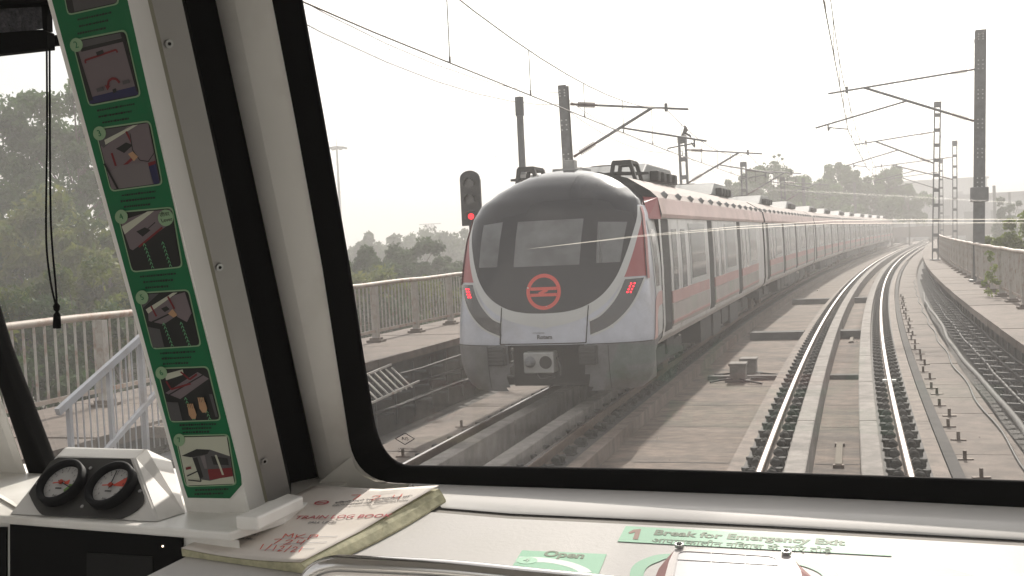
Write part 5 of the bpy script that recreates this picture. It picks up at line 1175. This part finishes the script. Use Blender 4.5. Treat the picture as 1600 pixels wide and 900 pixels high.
m = MB(); m.add([Vector((cx-hw+.2, -1.6, 1.9)), Vector((cx+hw-.2, -1.6, 1.9)), Vector((cx+hw-.2, -1.6, 3.12)), Vector((cx-hw+.2, -1.6, 3.12))], [(0, 1, 2, 3)]); m.build('added_rear_pane', gm2, cab)  # unseen full-width rear opening to the sky, added to light the door frame
for sd in (-1, 1):
    x = cx+sd*hw; m = MB()
    m.box((x, .0, 1.5), (.04, 3.2, .76)); m.box((x, .0, 3.23), (.04, 3.2, .36)); m.box((x, -1.4, 2.46), (.04, .4, 1.18)); m.box((x, 1.3, 2.46), (.04, .6, 1.18)); m.build('side_wall', MT['cabgrey'], cab)
    m = MB(); m.add([Vector((x, -1.2, 1.88)), Vector((x, 1.0, 1.88)), Vector((x, 1.0, 3.05)), Vector((x, -1.2, 3.05))], [(0, 1, 2, 3)]); m.build('side_pane', gm2, cab)
# right of the centre windscreen: seal, pillar, right window and corner
b0, b1 = -.15, 1.16
def rq(a0_, a1_, mt, nm, z0=b0, z1=b1, o=0.0): m = MB(); m.add([wpt(a0_, z0)+WN*o, wpt(a1_, z0)+WN*o, wpt(a1_, z1)+WN*o, wpt(a0_, z1)+WN*o], [(0, 1, 2, 3)]); return m.build(nm, mt, cab)
rq(aR+.11, aR+.15, MT['gasket'], 'door_seal', o=-.03); rq(aR+.15, aR+.32, MT['cream2'], 'pillar', o=.05)
rq(aR+.32, aR+.36, MT['gasket'], 'side_window_gasket'); rq(aR+.36, aR+.72, gm2, 'side_window_pane', .1, .95); rq(aR+.36, aR+.75, MT['cream2'], 'corner_panel', -.15, .1); rq(aR+.36, aR+.75, MT['cream2'], 'window_header', .95, 1.16); rq(aR+.72, aR+.78, MT['gasket'], 'side_window_gasket', .1, .95)
m = MB(); a, b = wpt(-.9, -.02), wpt(aR+.8, -.02); m.add([a, b, Vector((b.x, b.y+.02, .9)), Vector((a.x, a.y+.02, .9))], [(0, 1, 2, 3)]); m.build('front_apron', MT['silver'], cab)
rq(stile(1.1)[0]-.62, stile(1.1)[0], MT['cream2'], 'window_header', 1.06, 1.17, -.006)
# ---------------------------------------------------------------- loose and fitted things in the cab
# stickers on the emergency door panel
def sticker(name, label, pts, mt, lift=.0007):
    t = thing(name, label, 'sticker', loc=Q(*pts[0])); m = MB(); m.prism([Q(x, y, lift) for x, y in pts], QN.normalized()*.0003); m.build('sticker_film', mt, t); return t
ex = (Q(1300, 838)-Q(1000, 822)).normalized(); QY = Vector((0, 1, .14))
st = sticker('instruction_sticker', 'long pale green sticker reading 1 Break for Emergency Exit on the sunlit door panel', [(978, 823), (1392, 845), (1393, 870), (965, 847)], MT['kgreen'])
m = MB(); m.prism([Q(x, y, .0013) for x, y in ((990, 829), (1002, 828.2), (997, 844.5), (989, 844), (992.5, 833), (984, 835.5), (982, 833.5))], QN*.0001); m.build('sticker_numeral', MT['knum'], st)
text('sticker_text', 'Break for Emergency Exit', .0215, basis(Q(1022, 833.5, .0013), ex, QY), MT['ktext'], st, 'LEFT', bold=.0007, ext=.0001)
text('sticker_text', 'आपातकालीन निकास के लिए तोड़ें', .017, basis(Q(1018, 846, .0013), ex, QY), MT['ktext'], st, 'LEFT', ext=.0001)
st = sticker('instruction_sticker', 'pale green sticker reading Open with a curved white arrow and number 4', [(816, 861), (948, 867), (930, 912), (790, 903)], MT['kgreen'])
text('sticker_text', 'Open', .022, basis(Q(882, 868.5, .0013), ex, QY), MT['ktext'], st, bold=.0008, ext=.0001)
m = MB(); m.prism([Q(823+17*math.cos(a), 877+5.5*math.sin(a), .0012) for a in [2*math.pi*k/24 for k in range(24)]], QN*.0001); m.build('numeral_disc', mat('numeral_disc_green', (.34, .60, .42), .4), st)
text('sticker_text', '4', .016, basis(Q(823, 877, .0016), ex, QY), MT['kpale'], st, ext=.0001)
up_ = spl([(812, 871), (850, 872.5), (890, 879), (915, 888), (925, 895)], 5); dn_ = spl([(805, 880), (850, 880), (880, 885), (900, 892), (906, 898)], 5)
m = MB(); vs = []
for a, b in zip(up_, dn_): vs += [Q(*a, .0011), Q(*b, .0011)]
m.add(vs, [(2*i, 2*i+1, 2*i+3, 2*i+2) for i in range(len(up_)-1)]); m.build('curved_arrow', mat('sticker_white', (.66, .70, .68), .4), st)
st = sticker('instruction_sticker', 'very pale green sticker with a darker green peak at the right of the door panel', [(1364, 883), (1372, 880), (1580, 894), (1594, 897), (1600, 915), (1362, 905)], MT['kpale'])
m = MB(); m.prism([Q(x, y, .0012) for x, y in ((1400, 905), (1470, 885), (1535, 905))], QN*.0001); m.build('peak_mark', MT['kgreen'], st)
ring = thing('sticker_ring', 'green rounded border sticker around the emergency release box', 'sticker', loc=Q(980, 900))
oo = spl([(985, 925), (986, 890), (1010, 873), (1050, 866), (1160, 868), (1240, 873), (1290, 885), (1312, 903), (1316, 940)], 5); ii = spl([(1003, 925), (1008, 892), (1028, 879), (1058, 872.5), (1160, 875.5), (1232, 881), (1270, 891), (1288, 906), (1292, 940)], 5)
m = MB(); vs = []
for a, b in zip(oo, ii): vs += [Q(*a, .0009), Q(*b, .0009)]
m.add(vs, [(2*i, 2*i+1, 2*i+3, 2*i+2) for i in range(len(oo)-1)]); m.build('ring_film', MT['kgreen'], ring)
bx = thing('release_box', 'white emergency release cabinet with pink corners and two screws on the door panel', 'release box', loc=Q(1145, 900))
m = MB(); oc = [(1018, 925), (1030, 896), (1046, 876), (1062, 874), (1236, 886), (1250, 892), (1272, 912), (1280, 940)]; ic = [(1040, 925), (1047, 898), (1056, 880), (1064, 877.5), (1234, 889.5), (1241, 895), (1252, 914), (1258, 940)]
vs = [];
for a, b in zip(oc, ic): vs += [Q(*a, .001), Q(*a, .006), Q(*b, .016)]
k = len(oc); m.add(vs, [(3*i+j, 3*i+j+1, 3*i+4+j, 3*i+3+j) for i in range(k-1) for j in range(2)]); m.build('bevelled_edge', MT['pinkm'], bx)
m = MB(); m.prism([Q(*b, .016) for b in ic], QN*.0008); bb = m.build('box_face', MT['boxw'], bx)
m = MB(); wn = rquad([(1062, 884), (1214, 894), (1226, 945), (1052, 936)], .12); m.prism([Q(*b, .0172) for b in wn], QN*.0005); wi = m.build('box_window', MT['boxg'], bx)
m = MB(); k = len(wn)
for i in range(k): m.bar(Q(*wn[i], .018), Q(*wn[(i+1) % k], .018), .0014, .0006)
for x in (1113, 1166): m.bar(Q(x, 884+(x-1062)*.066, .018), Q(x-1, 940, .018), .001, .0005)
m.bar(Q(1058, 898, .018), Q(1220, 908, .018), .001, .0005); m.build('window_grid', MT['sgrey'], wi)
for x, y in ((1063, 876.5), (1230, 888)):
    m = MB(); m.disc(Q(x, y, .017), QN, .0052, .004, 14); m.build('screw', MT['screw'], bx); m = MB(); m.disc(Q(x, y, .0212), QN, .0034, .0006, 6); m.build('screw_socket', MT['blackm'], bx)
# chrome grab handle at the bottom edge
cl = [(474, 960), (478, 920), (492, 896), (520, 884), (560, 884), (700, 891), (840, 905), (1000, 921), (1300, 953), (1700, 998)]
hp = []
for i, (x, y) in enumerate(spl(cl, 4)): d = pray(x, y); hp.append(EYEP + d*(.93/d.y))
m = MB(); m.tube(hp, .0095, 16); tag(m.build('grab_handle', MT['chrome']), 'bent chrome grab handle along the bottom edge in front of the door panel', 'handle')
# log book: thick soft booklet, cover curling up at the far right corner
bk = thing('log_book', 'worn paper train log book with red handwriting lying on the door panel under the windscreen', 'book', loc=Q(475, 880))
BN = QN.normalized()
B00, B10, B11, B01 = [QP.px(*p, .012) for p in ((285, 870), (472, 897), (688, 784), (492, 771))]   # near left, near right, far right, far left
def bpt(u, v, l=0.0):
    p = (B00*(1-u)+B10*u)*(1-v)+(B01*(1-u)+B11*u)*v
    sag_ = -.0035*math.sin(math.pi*u)*(1-v)+.004*math.sin(2.2*v+u)*u
    curl = .012*max(0, u-.55)/.45*max(0, v-.4)/.6
    return p + BN*(l+sag_+curl)
nu, nv = 16, 22
m = MB(); vs = [bpt(i/nu, j/nv, .0) for j in range(nv+1) for i in range(nu+1)]; m.add(vs, [(j*(nu+1)+i, j*(nu+1)+i+1, (j+1)*(nu+1)+i+1, (j+1)*(nu+1)+i) for j in range(nv) for i in range(nu)], 0, True); cv = m.build('cover', MT['paper'], bk)
so = cv.modifiers.new('paper', 'SOLIDIFY'); so.thickness = .0006; so.offset = -1
# page block under the cover, its right side spreads out
m = MB(); vs = []
for j in range(nv+1):
    v = j/nv; spread = .009+.010*math.sin(math.pi*v)
    a = bpt(0, v, -.0012); b = bpt(1, v, -.0015-.006*max(0, v-.4)); a0 = a-BN*.010; r = (B10-B00).normalized(); b2 = Vector(b)+r*spread; b2 -= BN*((b2-QP.p).dot(BN)-.0035); b3 = b2-BN*.003; a0 -= BN*((a0-QP.p).dot(BN)-.001); b3 -= BN*((b3-QP.p).dot(BN)-.0008)
    row = [bpt(q/6, v, -.0016-(.006*max(0, v-.4) if q == 6 else 0)) for q in range(7)] + [b.lerp(b2, .5)+BN*.0015, b2, b3, a0]; NR = len(row); vs += row
m.add(vs, [(NR*j+k, NR*j+NR+k, NR*j+NR+(k+1) % NR, NR*j+(k+1) % NR) for j in range(nv) for k in range(NR)] + [tuple(range(NR)), tuple(NR*nv+k for k in range(NR-1, -1, -1))], 0); m.build('page_block', MT['pageedge'], bk)
def buv(x, y):                                        # cover coordinates under a photo pixel
    t = QP.px(x, y, .012); r = t-B00; U = B10-B00; V = B01-B00
    A = np.array([[U.x, V.x], [U.y, V.y], [U.z, V.z]]); s, *_ = np.linalg.lstsq(A, np.array(r), rcond=None); return float(s[0]), float(s[1])
def ink(strokes, name, mt, r=.0007, parent=None):
    m = MB()
    for st_ in strokes:
        pts = [bpt(*buv(x, y), .0009) for x, y in st_]
        for a, b in zip(pts[:-1], pts[1:]): m.bar(a, b, r*2, .0003)
    return m.build(name, mt, parent or cv)
def glyphs(s, x0, y0, dx, dy, w, h, sk):              # hand drawn capitals and digits
    G = {'7': [[(0, 0), (1, 0), (.35, 1)]], '2': [[(0, .2), (.4, 0), (.9, .15), (.8, .45), (0, 1), (1, 1)]], '4': [[(.1, 0), (0, .5), (.6, .55), (1, .45)], [(.95, 0), (.7, 1)]], 'M': [[(0, 1), (.1, 0), (.5, .6), (.95, 0), (1, 1)]], 'K': [[(0, 0), (0, 1)], [(.9, 0), (.05, .55), (.9, 1)]], 'P': [[(0, 1), (.1, 0), (.9, .1), (.9, .45), (.1, .55)]], '1': [[(.5, 0), (.4, 1)]], '/': [[(.9, -.1), (.1, 1.1)]], ' ': []}
    out = []
    for i, c in enumerate(s):
        for st_ in G[c]: out.append([(x0+i*dx+(px_*w)+(1-py_)*sk, y0+i*dy+py_*h) for px_, py_ in st_])
    return out
ink(glyphs('724', 540, 790, 30, 3.6, 13, 8, 3), 'handwriting', MT['inkred'], .00055)
ink(glyphs('MKP', 440, 849, 19, 2, 14, 7, 3), 'handwriting', MT['inkred'], .0006); ink(glyphs('724', 424, 857, 18, 2, 11, 7, 4), 'handwriting', MT['inkred'], .00055); ink(glyphs('1/12/21', 404, 864, 10, 1.4, 7, 8, 4), 'handwriting', MT['inkred'], .00055)
ink([[(438, 856), (523, 858)], [(424, 865), (508, 867)], [(408, 873), (490, 876)]], 'ruled_line', MT['inkblue'], .0003)
def btext(s, size, p, q, mt, nm='print', al='LEFT'):
    a, b = bpt(*buv(*p), .001), bpt(*buv(*q), .001); v = (B01-B00).normalized(); return text(nm, s, size, basis(a, b-a, v), mt, cv, al, ext=.0001)
btext('TRAIN LOG BOOK', .0165, (459, 824), (562, 829), MT['inkcrim']).data; btext('(ALL LINE)', .009, (478, 832.5), (522, 835), MT['inkdark'])
btext('दिल्ली मेट्रो रेल कारपोरेशन लि.', .0095, (518, 802), (625, 803.5), MT['inkdark']); btext('DELHI METRO RAIL CORPORATION', .0068, (514, 806.5), (610, 809), MT['inkdark'])
for s_, x, y in (('Depot :', 380, 848), ('Train No :', 366, 854), ('Date :', 347, 859.5)): btext(s_, .0075, (x, y), (x+60, y+4), MT['inkdark'])
m = MB()
cc = buv(499, 801); rr_ = .05
for R1, R2 in ((.052, .040),):
    vs = []
    for k in range(25):
        a = 2*math.pi*k/24
        for r in (R1, R2): vs.append(bpt(cc[0]+r*math.cos(a), cc[1]+r*.62*math.sin(a), .001))
    m.add(vs, [(2*k, 2*k+1, 2*k+3, 2*k+2) for k in range(24)])
m.bar(bpt(cc[0]-.04, cc[1]+.006, .001), bpt(cc[0]+.04, cc[1]+.006, .001), .0012, .0003); m.bar(bpt(cc[0]-.04, cc[1]-.006, .001), bpt(cc[0]+.04, cc[1]-.006, .001), .0012, .0003); m.build('round_emblem', MT['inkcrim'], cv)
# pressure gauges in their sloping housing
gb = thing('gauge_housing', 'white sloping housing with two round pressure gauges on the left ledge', 'gauge', loc=on_z(130, 806, LZ))
def YPt(x, y, Y): d = pray(x, y); return EYEP+d*(Y/d.y)
f0, f1, f2, f3 = on_z(14, 803, LZ+.001), on_z(245, 815, LZ+.001), YPt(208, 716, 1.325), YPt(89, 712, 1.34)
FN = (f1-f0).cross(f3-f0).normalized()
if FN.y > 0: FN = -FN
FP = Plane(f0, FN)
f2, f3 = FP.px(208, 716), FP.px(89, 712)
off = [Vector((.0, .16, 0)), Vector((.012, .14, 0)), Vector((.02, .13, -.012)), Vector((-.0, .14, -.012))]
b0_, b1_ = Vector((f0.x+.02, f0.y+.14, LZ+.001)), on_z(292, 800, LZ+.001)
t2, t3 = YPt(270, 721, f2.y+.075), YPt(120, 702, f3.y+.09)
l2, l3 = f2+Vector((.006, .020, .010)), f3+Vector((-.002, .020, .009))
m = MB(); m.add([f0, f1, f2, f3, b0_, b1_, t2, t3, l2, l3], [(0, 1, 2, 3), (3, 2, 8, 9), (9, 8, 6, 7), (1, 5, 6, 8, 2), (0, 3, 9, 7, 4), (4, 7, 6, 5)]); m.build('housing_shell', MT['cream'], gb, bevel=.004)
def FPx(x, y, l=0.0): return FP.px(x, y, l)
po = [(92, 716)] + [(205, 718)] + arc((232, 795), (226, 775), (190, 812), 5) + arc((60, 806), (70, 806), (46, 772), 6) + [(52, 762), (80, 722)]
m = MB(); m.prism([FPx(x, y, .0008) for x, y in po], FN*.0012); m.build('face_plate', MT['plate'], gb)
fx = (FPx(200, 767)-FPx(80, 763)).normalized(); fy = FN.cross(fx)
if fy.z < 0: fy = -fy
for (gx, gy), kind in (((101, 759), 0), ((178, 763.5), 1)):
    c = FPx(gx, gy, .002); r0 = .036
    def gp(r, a, l): return c + fx*(r*math.sin(a)) + fy*(r*math.cos(a)) + FN*l
    gg = None
    m = MB(); vs = []; kk = 40
    prof = ((r0, 0), (r0, .012), (r0-.003, .014), (.0285, .013), (.0275, .004))
    for i in range(kk):
        for r, l in prof: vs.append(gp(r, 2*math.pi*i/kk, l))
    m.add(vs, [(5*i+j, 5*((i+1) % kk)+j, 5*((i+1) % kk)+j+1, 5*i+j+1) for i in range(kk) for j in range(4)], 0, True); gg = m.build('gauge', MT['black'], gb)
    m = MB(); m.poly([gp(.0278, 2*math.pi*i/kk, .0045) for i in range(kk)]); m.build('dial', MT['gface'], gg)
    def sector(r1, r2, a1, a2, mt, l=.005):
        m = MB(); n_ = 12; vs = []
        for i in range(n_+1):
            a = R(a1+(a2-a1)*i/n_)
            for r in (r1, r2): vs.append(gp(r, a, l))
        m.add(vs, [(2*i, 2*i+1, 2*i+3, 2*i+2) for i in range(n_)]); m.build('dial_sector', mt, gg)
    if kind: sector(.004, .025, 52, 92, MT['gred'])
    else: sector(.014, .026, 95, 140, MT['ggreen']); sector(.004, .012, 60, 100, MT['gred'])
    m = MB()
    for i in range(21):
        a = R(-135+270*i/20); m.bar(gp(.0255, a, .0055), gp(.0218 if i % 2 == 0 else .0238, a, .0055), .0007, .0002)
    m.build('dial_marks', MT['sdark'], gg)
    for i in range(0, 11, 1): 
        a = R(-135+27*i); text('dial_numeral', str(i), .0042, basis(gp(.0188, a, .0056), fx, fy), MT['sdark'], gg, ext=.00005)
    text('dial_numeral', 'bar', .0055, basis(gp(.0205, math.pi, .0056), fx, fy), MT['sdark'], gg, ext=.00005)
    for a, l, mt in ((R(-4) if kind else R(112), .0235, MT['sdark']), (R(-95) if kind else R(-100), .013, MT['gred'])):
        m = MB(); m.bar(gp(-.006, a, .0075), gp(l, a, .0075), .0014, .0006, 0, FN); m.disc(gp(0, 0, .0068), FN, .0035, .002, 14); m.build('needle', mt, gg)
    m = MB(); m.bar(gp(.0105, R(150), .006), gp(.0105, R(210), .006), .0016, .0004, 0, FN); m.build('dial_marks', MT['sdark'], gg)
for x, y in ((60, 757), (143, 733), (130, 793), (220, 769)):
    m = MB(); m.disc(FPx(x, y, .002), FN, .0024, .0014, 12); m.build('screw', MT['screw'], gb)
# roller blind, its bracket bar and the pull cord
bl = thing('roller_blind', 'black roller blind pulled partly down at the top of the left window', 'blind', loc=YPt(0, 60, 1.15))
bz = lambda x, y, Y=1.16: YPt(x, y, Y)
m = MB(); m.prism([bz(-160, -60), (bz(66, -60)), bz(72, 44), bz(-160, 74)], Vector((0, .002, 0))); m.build('blind_cloth', MT['blind'], bl)
m = MB(); m.prism([bz(-160, 30+34, 1.152), bz(66, 46, 1.152), bz(73, 50, 1.152), bz(74, 76, 1.152), bz(-160, 102, 1.152)], Vector((0, .014, 0))); m.prism([bz(-160, -70, 1.14), bz(72, -70, 1.14), bz(76, 4, 1.14), bz(-160, 16, 1.14)], Vector((0, .03, 0))); m.prism([bz(64, 0, 1.15), bz(72, 0, 1.15), bz(74, 48, 1.15), bz(67, 48, 1.15)], Vector((0, .01, 0))); m.build('bottom_bar', MT['gasket'], bl)
m = MB(); m.bar(bz(60, 67, 1.17), bz(118, 60, 1.2), .012, .012); m.build('bracket_bar', MT['gasket'], bl)
cdn = thing('pull_cord', 'thin black looped pull cord with a small toggle hanging in front of the left window', 'cord', loc=bz(89, 510))
m = MB(); Yc = 1.14
a = [(73, 77), (73.5, 200), (72, 330), (73, 390), (79, 440), (87, 476)]; b = [(77.5, 77), (78, 200), (79, 330), (82, 390), (86.5, 440), (89, 476)]
m.tube([bz(x, y, Yc) for x, y in spl(a, 4)], .0013, 6); m.tube([bz(x, y, Yc) for x, y in spl(b, 4)], .0013, 6); m.build('cord_loop', MT['gasket'], cdn)
m = MB(); m.tube([bz(88, 473, Yc), bz(88.5, 478, Yc), bz(88.5, 484, Yc), bz(89, 487, Yc), bz(89, 492, Yc), bz(89, 508, Yc), bz(89, 513, Yc)], [.0016, .0042, .0036, .0018, .0042, .005, .0046], 12); m.build('toggle', MT['gasket'], cdn)
